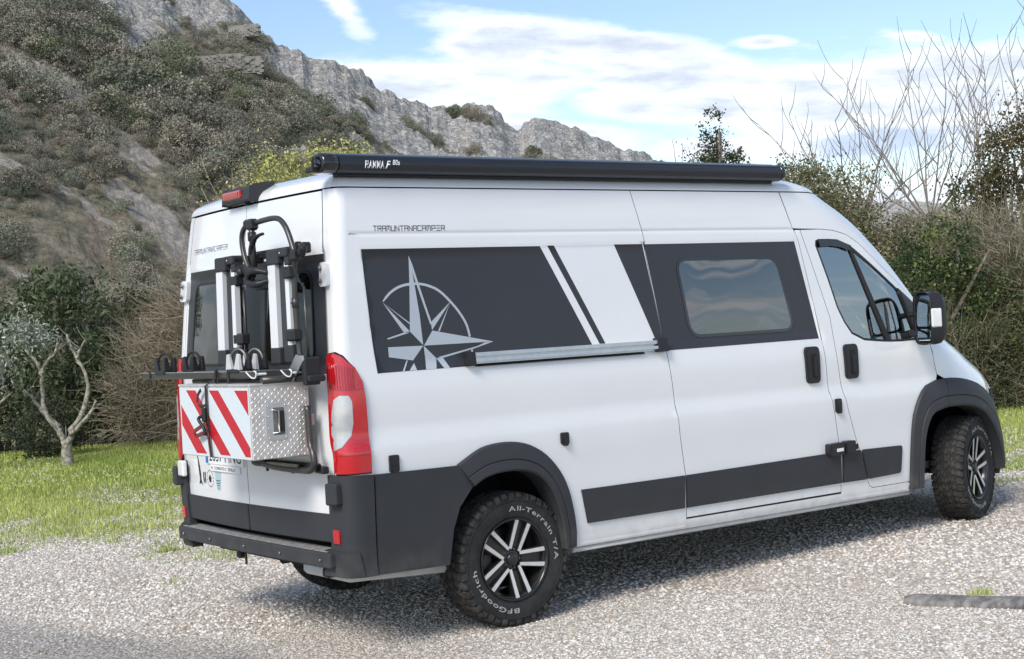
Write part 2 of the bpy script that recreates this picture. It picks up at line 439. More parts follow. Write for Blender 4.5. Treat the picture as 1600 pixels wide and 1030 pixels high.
def panel(out,holes=(),gap=0.0,off=0.0,th=.018,step=.07,bev=.003,crease=(),fun=skin,mb=None,hgap=0.0,rim=True,shaderim=False):
    mb=mb or MB()
    out=clean(out); out=out if area(out)>0 else out[::-1]
    out=clean(inset(densify(out,step),gap))
    hs=[]
    for h in holes:
        h=clean(h); h=h if area(h)<0 else h[::-1]; hs.append(clean(inset(densify(h,step),hgap)))
    loops=[out]+hs; pts=[];edges=[]
    for L in loops:
        b=len(pts); pts+=L; edges+=[(b+i,b+(i+1)%len(L)) for i in range(len(L))]
    nb=len(pts)
    if bev:
        for L in loops:
            L2=inset(L,bev); b=len(pts); pts+=L2; edges+=[(b+i,b+(i+1)%len(L2)) for i in range(len(L2))]
    for c in crease:
        b=len(pts); c=[c[0]]+[q for i in range(len(c)-1) for N_ in [max(1,int(math.hypot(c[i+1][0]-c[i][0],c[i+1][1]-c[i][1])/.07))] for q in [(c[i][0]+(c[i+1][0]-c[i][0])*k/N_,c[i][1]+(c[i+1][1]-c[i][1])*k/N_) for k in range(1,N_+1)]]
        pts+=c; edges+=[(b+i,b+i+1) for i in range(len(c)-1)]
    x0=min(p[0] for p in out);x1=max(p[0] for p in out);y0=min(p[1] for p in out);y1=max(p[1] for p in out)
    nx=max(1,int((x1-x0)/step));ny=max(1,int((y1-y0)/step)); core=inset(out,step*.35)
    hc=[inset(h,step*.35) for h in hs]
    for i in range(nx+1):
        for j in range(ny+1):
            p=(x0+(x1-x0)*(i+.5*(j%2))/nx+1e-5,y0+(y1-y0)*j/ny)
            if inside(p,core) and not any(inside(p,h) for h in hc): pts.append(p)
    if step>.03 and x0<R and x1>UC and fun is not None:
        for uu in (-.058,-.040,-.026,-.012,.002,.016,.030,.044,.058,.072,.09):
            for j in range(ny*2+1):
                p=(uu,y0+(y1-y0)*(j+.013*uu)/(ny*2)+2e-4)
                if inside(p,inset(out,.008)) and not any(inside(p,h) for h in hs): pts.append(p)
    V,E,F,ov,oe,of=delaunay_2d_cdt([Vector(p) for p in pts],edges,[],0,1e-6)
    V=[(v.x,v.y) for v in V]
    edge=set(i for i,o in enumerate(ov) if any(q<nb for q in o))
    fs=[]
    for f in F:
        cx=sum(V[i][0] for i in f)/3; cy=sum(V[i][1] for i in f)/3
        if inside((cx,cy),out) and not any(inside((cx,cy),h) for h in hs):
            a=(V[f[1]][0]-V[f[0]][0])*(V[f[2]][1]-V[f[0]][1])-(V[f[1]][1]-V[f[0]][1])*(V[f[2]][0]-V[f[0]][0])
            fs.append(tuple(f) if a>0 else tuple(f[::-1]))
    used=sorted(set(i for f in fs for i in f)); re={u:i for i,u in enumerate(used)}
    vs=[fun(V[i][0],V[i][1],off-(bev*.8 if i in edge else 0)) for i in used]
    b0=len(mb.v); e_=6e-4
    for k_,i in enumerate(used):
        a,c=V[i]; A_=Vector(fun(a+e_,c,off))-Vector(fun(a-e_,c,off)); B_=Vector(fun(a,c+e_,off))-Vector(fun(a,c-e_,off)); n_=A_.cross(B_)
        if n_.length>1e-12: mb.nr[b0+k_]=n_.normalized()
    mb.add(vs,[tuple(re[i] for i in f) for f in fs],True)
    if rim:
        for L in loops:
            if shaderim: mb.dark|=set(range(len(mb.f),len(mb.f)+len(L)))  # white-painted edge walls coloured black to stand for shade in the seams
            n=len(L); a=[fun(p[0],p[1],off-bev*.8) for p in L]; b=[fun(p[0],p[1],off-th) for p in L]
            mb.add(a+b,[(i,n+i,n+(i+1)%n,(i+1)%n) for i in range(n)],False)
    return mb
def text_geo(mb,s,size,fr,h=.001,bold=False,sx=1.0,spacing=1.0):
    """flat letters; fr(u,v,h)->xyz"""
    cu_=bpy.data.curves.new('t','FONT'); cu_.body=s; cu_.size=size; cu_.space_character=spacing
    if bold: cu_.offset=size*.018
    cu_.resolution_u=3
    o=bpy.data.objects.new('t',cu_); COL.objects.link(o); dg=bpy.context.evaluated_depsgraph_get(); me=o.evaluated_get(dg).to_mesh()
    vs=[(v.co.x*sx,v.co.y) for v in me.vertices]; fs=[tuple(p.vertices) for p in me.polygons]
    o.evaluated_get(dg).to_mesh_clear(); bpy.data.objects.remove(o); bpy.data.curves.remove(cu_)
    wd=max((v[0] for v in vs),default=0)
    o2=[]
    for f in fs:
        a=area([vs[i] for i in f]); o2.append(f if a>0 else f[::-1])
    mb.add([fr(a,b,h) for a,b in vs],o2,False); return wd
GL={'T':[[(0,1),(1,1)],[(.5,1),(.5,0)]],'R':[[(0,0),(0,1),(1,1),(1,.5),(0,.5)],[(.5,.5),(1,0)]],'A':[[(0,0),(0,1),(1,1),(1,0)],[(0,.5),(1,.5)]],
'M':[[(0,0),(0,1),(1,1),(1,0)],[(.5,1),(.5,.3)]],'U':[[(0,1),(0,0),(1,0),(1,1)]],'N':[[(0,0),(0,1),(1,0),(1,1)]],'C':[[(1,1),(0,1),(0,0),(1,0)]],
'P':[[(0,0),(0,1),(1,1),(1,.45),(0,.45)]],'E':[[(1,1),(0,1)],[(1,.5),(0,.5)],[(0,0),(1,0)]]}
def stroke_text(mb,s,x,y,w,h,adv,t,fr):
    for ch in s:
        for L in GL[ch]:
            for i in range(len(L)-1):
                a=Vector((x+L[i][0]*w,y+L[i][1]*h)); b=Vector((x+L[i+1][0]*w,y+L[i+1][1]*h)); d=(b-a).normalized(); n_=Vector((-d.y,d.x))*t/2; a-=d*t/2; b+=d*t/2
                P=[a-n_,b-n_,b+n_,a+n_]; m=len(mb.v); mb.add([fr(q.x,q.y,.0) for q in P],[(0,1,2,3)],False)
        x+=adv
# ------------------------------------------------------------------ THE VAN
VK=0.021
van=empty('camper_van',(0,0,0),(0,VK,0)); tag(van,'white high-roof camper van with charcoal side graphics, compass emblem and black wheel arches','camper van')
def spl(a,b,n=6): return [(a[0]+(b[0]-a[0])*k/n,a[1]+(b[1]-a[1])*k/n) for k in range(n)]
slide_rear=[(2.054,2.397),(2.087,2.236),(2.103,2.156),(2.112,2.092),(2.141,1.807),(2.177,1.523),(2.182,1.44),(2.203,1.25),(2.224,.948),(2.259,.718),(2.263,.456)]
slide_front=[(3.301,2.397),(3.374,2.165),(3.388,2.150),(3.413,2.088),(3.515,1.447),(3.528,1.323),(3.534,1.122),(3.566,.951),(3.596,.776),(3.611,.659),(3.611,.456)]
door_rear=[(3.443,2.154),(3.505,1.95),(3.617,1.583),(3.634,1.35),(3.656,1.15),(3.666,1.092),(3.692,.983),(3.757,.799),(3.832,.625),(3.862,.525),(3.888,.468),(3.92,.452)]
door_top=[(3.443,2.154),(3.62,2.157),(3.75,2.148),(3.861,2.121),(3.987,2.061),(4.206,1.903),(4.384,1.792),(4.543,1.687)]
door_front=[(4.540,1.60),(4.470,1.40),(4.50,1.344),(4.574,1.229),(4.612,1.150)]
rarch_o=[(.650,.933),(.738,.979),(.818,1.012),(.932,1.025),(1.043,1.018),(1.14,.989),(1.238,.93),(1.323,.841),(1.377,.743),(1.412,.621),(1.432,.501),(1.432,.40)]
rarch_i=[(.735,.812),(.810,.850),(.920,.868),(1.050,.862),(1.165,.820),(1.250,.725),(1.305,.58),(1.335,.40)]
farch_o=[(4.295,.40),(4.303,.6),(4.320,.778),(4.351,.926),(4.442,1.057),(4.551,1.098),(4.659,1.117),(4.843,1.104),(5.026,1.059),(5.179,.983),(5.33,.88),(5.47,.72),(5.545,.55),(5.56,.42)]
farch_i=[(4.400,.40),(4.415,.70),(4.490,.873),(4.600,.915),(4.690,.925),(4.815,.921),(4.930,.896),(5.053,.835),(5.183,.70),(5.28,.52),(5.30,.42)]
def rsmp(P,n):
    P=[Vector(p) for p in P]; L=[0]
    for i in range(1,len(P)): L.append(L[-1]+(P[i]-P[i-1]).length)
    o=[]
    for k in range(n):
        t=L[-1]*k/(n-1); i=0
        while i<len(L)-2 and t>L[i+1]: i+=1
        s_=(t-L[i])/max(L[i+1]-L[i],1e-9); q=P[i].lerp(P[i+1],s_); o.append((q.x,q.y))
    return o
def smoothpath(P,n):
    Q=[Vector(p) for p in P]; o=[]
    for i in range(len(Q)-1):
        p0=Q[max(i-1,0)];p1=Q[i];p2=Q[i+1];p3=Q[min(i+2,len(Q)-1)]
        for k in range(6):
            t=k/6; q=.5*((2*p1)+(p2-p0)*t+(2*p0-5*p1+4*p2-p3)*t*t+(3*p1-p0-3*p2+p3)*t**3); o.append((q.x,q.y))
    o.append(tuple(Q[-1])); return rsmp(o,n)
def wellcut(P): return P
RO=smoothpath(rarch_o,30); RI=smoothpath(rarch_i,30); FO=smoothpath(farch_o,36); FI=smoothpath(farch_i,36)
# --- rear quarter panel
rcut=[(RI[i][0]*.5+RO[i][0]*.5,RI[i][1]*.5+RO[i][1]*.5) for i in range(30)]
quarter=[(2.263,.456)]+slide_rear[::-1][1:]+[(1.2,2.397),(.2,2.397),(-.088,2.397),(-.088,1.5),(-.088,.60),(.0,.50),(.48,.50),(.58,.78)]+rcut+[(1.40,.40),(2.262,.40)]
recline=[q_+[q_[0]] for q_ in (inset(RQ,-.02),RQ,inset(RQ,.018),inset(RQ,.038))]
grl=[[(.09,z),(3.37,z)] for z in(2.132,2.150,2.156,2.162,2.180)]
crs=[[(.09,z),(3.8,z)] for z in(1.05,1.10)]
tail_o=[(-.047,1.55),(0,1.555),(.036,1.537),(.088,1.473),(.122,1.406),(.130,1.325),(.134,1.185),(.132,1.021),(.130,.95),(-.050,.95),(-.060,1.1),(-.062,1.3),(-.058,1.48)]
for fl in (False,True):
    q=quarter if not fl else [(4.28,.45),(3.92,.452)]+door_rear[::-1][1:]+[(3.374,2.159),(3.301,2.397)]+quarter[11:]
    if fl: q=[(4.28,.456),(3.92,.452)]+[p for p in door_rear[::-1][1:]]+[(3.40,2.159),(3.301,2.397),(1.2,2.397),(.2,2.397),(-.088,2.397),(-.088,1.5),(-.088,.60),(.0,.50),(.48,.50),(.58,.78)]+rcut+[(1.40,.40),(4.28,.40)]
    panel(q,gap=.0018,bev=.0015,shaderim=True,crease=recline+grl+crs).build('rear_quarter_panel' if not fl else 'left_side_panel',WHITE,van,flip=fl)
# black sheet added behind the panels; paints the shade inside every gap
ch=MB()
for poly in ([(-.14,.42),(.55,.42),(.60,.95),(1.45,.95),(1.45,.42),(4.25,.42),(4.28,1.15),(3.72,1.15),(3.50,1.40),(3.46,2.10),(3.5,2.42),(-.14,2.42)],):
    panel(poly,off=-.020,th=.022,step=.15,bev=0,mb=ch,rim=False,fun=lambda u,z,o=0:S(u,z,o-.012))
ch.mirror(); ch.build('gap_shade_sheet',GAP,van)
# --- sliding door
winp=roundpoly([(2.345,1.985),(3.195,1.982),(3.285,1.518),(2.40,1.518)],.085,6)
sd_=empty('sliding_door',parent=van)
sdp=slide_rear+[(2.9,.456)]+slide_front[::-1]+[(2.7,2.397)]
panel(sdp,holes=[winp],gap=.0018,bev=.0015,shaderim=True,crease=recline+grl+crs,hgap=0).build('door_panel',WHITE,sd_)
def vin(mb,P,r=.004,**k):
    return panel(P,off=.0016,th=.0016,bev=0,step=.07,mb=mb,**k)
vin(MB(),[(2.186,1.447),(3.500,1.452),(3.386,2.080),(2.116,2.078)],holes=[inset(winp if area(winp)>0 else winp[::-1],-.0)]).build('dark_vinyl_panel',VINYL,sd_)
wf=panel(inset(winp,-.008),holes=[inset(winp,.012)],off=.007,th=.02,bev=.003,step=.05); wf.build('window_frame',GLOSSBLK,sd_)
bulge=lambda u,z,o=0: skin(u,z,o+.006*max(0,1-((u-2.81)/.5)**2)*max(0,1-((z-1.75)/.26)**2))
panel(inset(winp,.010),off=.006,th=.01,bev=.004,step=.04,fun=bulge).build('window_pane',TINT,sd_)
def strip_(P,name,par,fl=False):
    return panel(roundpoly(P,.0),off=.014,th=.016,bev=.005,step=.08,fun=lambda u,z,o=0:S(u-.01,z,o)).build(name,PLAST,par,flip=fl)
strip_([(2.272,.516),(3.619,.516),(3.612,.718),(2.266,.708)],'side_moulding',sd_)
def handle(par,u0,u1,z0,z1,fl=False):
    P=roundpoly([(u0,z0),(u1-.008,z0),(u1,z1),(u0-.004,z1)],.035,5)
    h=panel(P,off=.022,th=.025,bev=.008,step=.03).build('door_handle',TRIM,par,flip=fl)
    m=MB(); cx=(u0+u1)/2; cz=(z0+z1)/2
    m2=panel(roundpoly([(cx-.028,cz-.085),(cx+.028,cz-.085),(cx+.024,cz+.075),(cx-.028,cz+.075)],.02,4),off=.0235,th=.002,bev=0,step=.03); m2.build('handle_recess',GAP,par,flip=fl)
    panel(roundpoly([(cx-.014,cz-.075),(cx+.016,cz-.075),(cx+.014,cz+.05),(cx-.014,cz+.05)],.01,3),off=.034,th=.012,bev=.004,step=.03).build('handle_grip',TRIM,par,flip=fl)
handle(sd_,3.335,3.462,1.172,1.405)
# --- pillar between the doors
pil=slide_front[2:]+[(3.611,.40),(4.28,.40),(4.28,.452)]+door_rear[::-1]+[(3.40,2.154)]
panel(pil,gap=.0018,bev=.0015,shaderim=True,crease=crs).build('door_pillar_panel',WHITE,van)
strip_([(3.632,.516),(3.860,.514),(3.803,.712),(3.634,.712)],'side_moulding',van)
strip_([(1.52,.518),(2.252,.516),(2.256,.708),(1.478,.710)],'side_moulding',van)
# sills
for fl in(False,True):
    m=MB()
    panel([(1.42,.392),(4.30,.388),(4.30,.445),(1.42,.449)],off=.004,th=.03,bev=.004,step=.12,mb=m,fun=lambda u,z,o=0:S(u,z,o-.03*max(0,(.42-z))/.03*.3))
    m.build('sill',WHITE,van,flip=fl)
    m=MB(); m.tube([S(u,.374,-.03) for u in (1.42,2.2,3.0,3.8,4.32)],.016,8); m.build('sill_flange',PALEM,van,flip=fl)
# --- rear side graphics
g_=MB()
vin(g_,[(.215,1.440),(.66,1.441),(1.69,1.449),(1.637,1.514),(1.346,2.078),(.166,2.078)])
g_.build('dark_vinyl_panel',VINYL,van)
g2=MB(); vin(g2,[(1.694,1.514),(1.736,1.514),(1.445,2.080),(1.399,2.080)]); g2.build('dark_vinyl_stripe',VINYL,van)
g3=MB(); vin(g3,[(2.143,1.455),(2.172,1.449),(2.172,1.523),(2.101,2.080),(1.886,2.080)]); g3.build('dark_vinyl_wedge',VINYL,van)
CP={'n': [(0.471, 2.04), (0.482, 1.984), (0.49, 1.908), (0.505, 1.729), (0.509, 1.569), (0.435, 1.644), (0.46, 1.9)],'n2': [(0.471, 2.04), (0.49, 1.993), (0.577, 1.68), (0.566, 1.674), (0.487, 1.946)],
'e': [(0.575, 1.642), (0.958, 1.565), (0.513, 1.566)],'e2': [(0.958, 1.565), (0.902, 1.563), (0.852, 1.546), (0.593, 1.501), (0.613, 1.494), (0.824, 1.533)],
'ne': [(0.709, 1.791), (0.571, 1.686), (0.573, 1.644)],'ne2': [(0.709, 1.791), (0.61, 1.638), (0.62, 1.635)],'nw': [(0.281, 1.801), (0.435, 1.644), (0.398, 1.64)],'nw2': [(0.281, 1.801), (0.44, 1.688), (0.439, 1.68)],
'w0': [(0.295, 1.615), (0.398, 1.64), (0.434, 1.638), (0.297, 1.608)],'w': [(0.295, 1.569), (0.509, 1.566), (0.437, 1.493), (0.294, 1.518)],'sw': [(0.437, 1.49), (0.453, 1.441), (0.401, 1.442)],
'sw2': [(0.397, 1.495), (0.405, 1.495), (0.376, 1.441), (0.365, 1.441)],'s': [(0.511, 1.566), (0.581, 1.497), (0.573, 1.441), (0.508, 1.441)],'se': [(0.581, 1.497), (0.623, 1.496), (0.658, 1.441), (0.621, 1.441)]}
arc=[(0.284, 1.805), (0.33, 1.847), (0.389, 1.877), (0.457, 1.89), (0.52, 1.89), (0.581, 1.878), (0.643, 1.85), (0.704, 1.794), (0.756, 1.732), (0.794, 1.666), (0.808, 1.598)]
cm=MB()
for k,P in CP.items(): panel(P,off=.0030,th=.001,bev=0,step=.09,mb=cm,rim=False)
for A_ in (smoothpath(arc,24),[(.8135,1.537),(.8125,1.516)]):
    A_=[Vector(a) for a in A_]; n_=len(A_); lo=[];hi=[]
    for i in range(n_):
        d=(A_[min(i+1,n_-1)]-A_[max(i-1,0)]).normalized(); nn=Vector((-d.y,d.x))*.0068; w_=min(1,(i+1)/2)
        lo.append(skin(*(A_[i]-nn*w_),.0028)); hi.append(skin(*(A_[i]+nn*w_),.0028))
    cm.add(lo+hi,[(i,i+1,n_+i+1,n_+i) for i in range(n_-1)])
tag(cm.build('compass_emblem',VGREY,van),'pale grey compass rose emblem')
tm=MB(); stroke_text(tm,'TRAMUNTANACAMPER',.245,2.170,.0215,.026,.0300,.0036,lambda a,b,h:skin(a,b,.0012)); tm.build('lettering',INK,van)['kind']='stuff'
# door rail
r_=MB()
def railbox(u0,u1,z0,z1,o0,o1,m):
    n=12; vs=[]
    for i in range(n+1):
        u=u0+(u1-u0)*i/n
        vs+=[skin(u,z0,o0),skin(u,z0,o1),skin(u,z1,o1),skin(u,z1,o0)]
    fs=[(4*i+k,4*i+4+k,4*i+4+(k+1)%4,4*i+(k+1)%4) for i in range(n) for k in range(4)]+[(3,2,1,0),(4*n,4*n+1,4*n+2,4*n+3)]
    m.add(vs,fs)
railbox(.80,2.10,1.492,1.512,.0,.040,r_); railbox(.80,2.10,1.462,1.480,.0,.044,r_); railbox(.80,2.10,1.452,1.502,.0,.026,r_); r_.build('door_rail',ALU,van)
r2=MB(); railbox(.75,.803,1.446,1.518,.0,.046,r2); railbox(2.098,2.168,1.444,1.524,.0,.046,r2); railbox(.82,2.0,1.438,1.449,.0,.02,r2); r2.parts('rail_end_cap',TRIM,van)
# small black fittings
fm=MB()
for (u0,z0,u1,z1) in((1.334,.976,1.388,1.040),(.228,.936,.285,1.022),(3.566,.975,3.622,1.060)):
    m=panel(roundpoly([(u0,z0),(u1,z0),(u1,z1),(u0,z1)],.01,3),off=.016,th=.02,bev=.005,step=.04,fun=S)
    panel(roundpoly([(u0+.012,z0-.01),(u1-.012,z0-.01),(u1-.008,z0+.035),(u0+.008,z0+.035)],.01,3),off=.024,th=.02,bev=.005,step=.04,fun=S,mb=m)
    m.build('black_catch',TRIM,van)
m=panel(roundpoly([(3.465,.700),(3.60,.704),(3.60,.782),(3.465,.778)],.012,3),off=.05,th=.05,bev=.006,fun=S)
panel(roundpoly([(3.612,.704),(3.70,.706),(3.70,.786),(3.612,.784)],.012,3),off=.055,th=.05,bev=.006,fun=S,mb=m)
panel(roundpoly([(3.69,.725),(3.735,.725),(3.735,.76),(3.69,.76)],.006,3),off=.045,th=.05,bev=.004,fun=S,mb=m)
lk=m.build('security_lock',TRIM,van)
panel([(3.520,.725),(3.582,.727),(3.582,.748),(3.520,.746)],off=.0515,th=.002,bev=0,fun=S).build('lock_label',PLATEW,lk)
# --- cab doors
cw=[(3.565,2.05),(3.572,2.082),(3.60,2.092),(3.70,2.092),(3.781,2.088),(3.886,2.053),(4.013,1.962),(4.166,1.856),(4.327,1.748),(4.49,1.635),(4.50,1.55),(4.42,1.395),(4.25,1.392),(4.10,1.400),(3.92,1.418),(3.805,1.466),(3.745,1.544),(3.695,1.642),(3.639,1.831)]
cdp=door_rear+[(4.295,.452),(4.30,.6)]+[p for p in FO if p[0]<4.615 and p[1]>.6]+door_front[::-1]+door_top[::-1][:-1]
for fl in(False,True):
    cd=empty('cab_door',parent=van)
    panel(cdp,holes=[cw],gap=.0018,bev=.0015,shaderim=True,crease=crs,th=.03).build('door_panel',WHITE,cd,flip=fl)
    cwi=cw if area(cw)>0 else cw[::-1]
    panel(inset(cwi,-.004),holes=[inset(cwi,.016)],off=-.002,th=.03,bev=.002,step=.06).build('window_frame',TRIM,cd,flip=fl)
    panel(inset(cwi,.006),off=-.008,th=.004,bev=0,step=.05,rim=False).build('window_glass',GLASS,cd,flip=fl)
    b0,b1=(3.890,2.050),(4.160,1.398); w_=.026
    panel([(b0[0]-w_,b0[1]+.01),(b0[0]+.01,b0[1]-.004),(b1[0]+w_,b1[1]),(b1[0]-w_,b1[1])],off=.002,th=.02,bev=.002,step=.06).build('window_divider',TRIM,cd,flip=fl)
    dfl=MB(); panel([(3.59,2.07),(3.60,2.086),(3.78,2.081),(3.87,2.05),(3.885,2.01),(3.80,2.035),(3.70,2.045),(3.60,2.04)],off=.012,th=.006,bev=.001,mb=dfl,step=.05); dfl.build('wind_deflector',GLOSSBLK,cd,flip=fl)
    panel([(4.325,1.752),(4.500,1.650),(4.505,1.56),(4.430,1.375),(4.385,1.375)],off=.010,th=.03,bev=.004,step=.06).build('mirror_sail',TRIM,cd,flip=fl)
    handle(cd,3.700,3.826,1.178,1.403,fl)
    P=roundpoly([(3.868,.514),(4.205,.520),(4.222,.706),(3.815,.712)],.0)
    panel(roundpoly([(3.872,.514),(4.202,.522),(4.219,.704),(3.815,.712)],.022,4),off=.014,th=.016,bev=.005,step=.08,fun=lambda u,z,o=0:S(u-.01,z,o)).build('side_moulding',PLAST,cd,flip=fl)
    # mirror
    mr=empty('side_mirror',parent=van); MR=Matrix.Translation((4.40,-1.15,0))@Matrix.Rotation(R_(-24),4,'Z')@Matrix.Translation((-4.40,1.15,0))
    hm=MB()
    n=12; rings=[]
    sec=[(0,.62),(.12,.93),(.35,1.0),(.62,.97),(.86,.80),(1.0,.35)]
    cx,cy,cz=4.385,-1.165,1.540
    for (t,k) in sec:           # housing swells forward from the glass
        x=cx-.045+.15*t; hw=.118*k if t>0 else .112; hh=.178*k if t>0 else .172
        if t==0: hw,hh=.118,.178
        ring=[]
        for i in range(24):
            a=2*PI*i/24; c_,s_=math.cos(a),math.sin(a); e=.45
            yy=hw*abs(c_)**e*(1 if c_>0 else -1); zz=hh*abs(s_)**e*(1 if s_>0 else -1)
            ring.append((x,cy+yy-.0*t,cz+zz+.02*yy))
        rings.append(ring)
    vs=[p for r in rings for p in r]; fs=[(i*24+k,i*24+(k+1)%24,(i+1)*24+(k+1)%24,(i+1)*24+k) for i in range(len(rings)-1) for k in range(24)]
    fs.append(tuple(range((len(rings)-1)*24,len(rings)*24)))
    # recessed back
    b=len(vs); vs+=[(cx-.028,cy+(p[1]-cy)*.88,cz+(p[2]-cz)*.9) for p in rings[0]]
    fs+=[(k,b+k,b+(k+1)%24,(k+1)%24) for k in range(24)]; fs.append(tuple(b+k for k in range(24)))
    hm.add(vs,[f[::-1] for f in fs],True); hm.v=[tuple(MR@Vector(v)) for v in hm.v]; hm.build('mirror_housing',TRIM,mr,flip=fl)
    gm=MB()
    for (z0,z1) in((cz-.055,cz+.150),(cz-.150,cz-.072)):
        P=rrect(cy-.092,z0,cy+.092,z1,.025,4); gm.add([(cx-.034+.02*0,a,b_) for a,b_ in P],[tuple(range(len(P)))])
    gm.v=[tuple(MR@Vector(v)) for v in gm.v]
    gm.parts('mirror_glass',pmat('mirror_silver',(.75,.78,.78),.02,metal=1) if not fl else MAT['mirror_silver'],mr,flip=fl)
    im=MB(); im.box((cx+.002,cy-.112,cz+.0),(.075,.022,.125),bev=.008); im.v=[tuple(MR@Vector(v)) for v in im.v]; im.build('turn_signal',AMB,mr,flip=fl)
    am=MB(); am.box((cx+.03,-1.045,cz+.03),(.05,.14,.035),bev=.01); am.box((cx+.03,-1.045,cz-.10),(.06,.14,.05),bev=.01); am.parts('mirror_arm',TRIM,mr,flip=fl)
# --- front body
def wl(z): return xs_(z)+.42
zz_=[1.44,1.52,1.6,1.7,1.8,1.9,2.0,2.08,2.13]
wedge=[(wl(z),z) for z in zz_]
fair=[(3.304,2.397),(3.376,2.162),(3.443,2.160)]+door_top[1:]+[(4.545,1.60),(4.475,1.40),(wl(1.42),1.42)]+wedge+[(xs_(2.13)+UF*f,2.13) for f in(.3,.5,.7,.9,1)]+[(uc(2.397)-UF*(1-f),2.397) for f in(1,.8,.6,.4,.2,.05)]
panel(fair,gap=.0018,bev=.0015,shaderim=True,step=.06,th=.02).mirror().build('cab_roof_fairing',WHITE,van)
ws=[(xs_(z)+.42,z) for z in zz_]+[(xs_(2.13)+UF*f,2.13) for f in(.35,.5,.7,.9,1)]+[(uc(z),z) for z in zz_[::-1][1:]]+[(xs_(1.44)+UF*f,1.44) for f in(.9,.7,.5,.35)]
panel(ws,off=-.006,th=.004,bev=0,step=.08,rim=False).mirror().build('windscreen',GLASS,van)
fend=door_front[1:]+[p for p in FO if p[0]>4.615 and p[1]>.9]+[(5.30,1.0),(5.45,1.10),(5.38,1.25),(5.15,1.38),(4.90,1.42),(wl(1.42),1.415)]
panel(fend,gap=.0018,bev=.0015,shaderim=True,step=.05).build('front_wing',WHITE,van); panel(fend,gap=.0018,bev=.0015,shaderim=True,step=.05).build('front_wing',WHITE,van,flip=True)
hood=[(4.905,1.425),(5.155,1.385),(5.385,1.255),(5.455,1.105),(uc(1.08),1.08),(uc(1.2),1.2),(uc(1.3),1.3),(uc(1.425),1.425)]
panel(hood,gap=.0018,bev=.0015,shaderim=True,step=.06).mirror().build('bonnet',WHITE,van)
cowl=[(wl(1.42),1.418),(4.90,1.425),(uc(1.425),1.425),(uc(1.44),1.438),(wl(1.44),1.438)]
panel(cowl,off=-.004,step=.08,bev=0).mirror().build('windscreen_cowl',TRIM,van)
for fl in(False,True):
    panel(roundpoly([(5.50,.86),(5.75,.80),(5.86,1.0),(5.60,1.10),(5.48,1.08)],.04),off=.004,th=.02,step=.05).build('headlight',CLEAR,van,flip=fl)
bump=[(5.44,.99),(5.49,.84),(5.76,.78),(5.90,1.06),(uc(1.07),1.07),(uc(.7),.7),(uc(.35),.35),(5.58,.35),(5.56,.55),(5.48,.74),(5.34,.90)]
panel(bump,off=.012,step=.06,th=.03,gap=.002).mirror().build('front_bumper',PLAST,van)
# --- wheel arches
def arch(O,I,name,fl,seam=None):
    m=MB(); n=len(O); prof=[(0,.0),(0,.010),(.05,.022),(.35,.032),(.58,.037),(.615,.032),(.65,.041),(.93,.050),(1,.042),(1,-.10)]
    vs=[]
    for i in range(n):
        for t,of in prof:
            u=O[i][0]*(1-t)+I[i][0]*t; z=O[i][1]*(1-t)+I[i][1]*t; vs.append(S(u-.010,z,of))
    k=len(prof); fs=[(i*k+j,i*k+j+1,(i+1)*k+j+1,(i+1)*k+j) for i in range(n-1) for j in range(k-1)]
    fs+=[tuple(range(k))[::-1],tuple((n-1)*k+j for j in range(k))]
    a=Vector(vs[k+1])-Vector(vs[1]); b_=Vector(vs[2])-Vector(vs[1])
    m.add(vs,fs,True)
    o=m.build(name,PLAST,van,flip=fl)
    e=o.modifiers.new('split','EDGE_SPLIT'); e.split_angle=R_(38); return o
def well(I,name,fl,yin=.52):
    m=MB(); n=len(I); vs=[];P=[S(u-.005,z,.0) for u,z in I]
    c=sum(p[0] for p in P)/n
    for p in P:
        vs+=[(p[0]+(p[0]-c)*.04,p[1]+.03,p[2]),(p[0]+(p[0]-c)*.14,p[1]+.07,p[2]+.03),(p[0]+(p[0]-c)*.14,-yin,p[2]+.03)]
    fs=[(i*3+j,i*3+j+1,(i+1)*3+j+1,(i+1)*3+j) for i in range(n-1) for j in range(2)]
    m.add(vs,fs,True); m.add([vs[i*3+2] for i in range(n)],[tuple(range(n))]); return m.build(name,GAP,van,flip=fl)
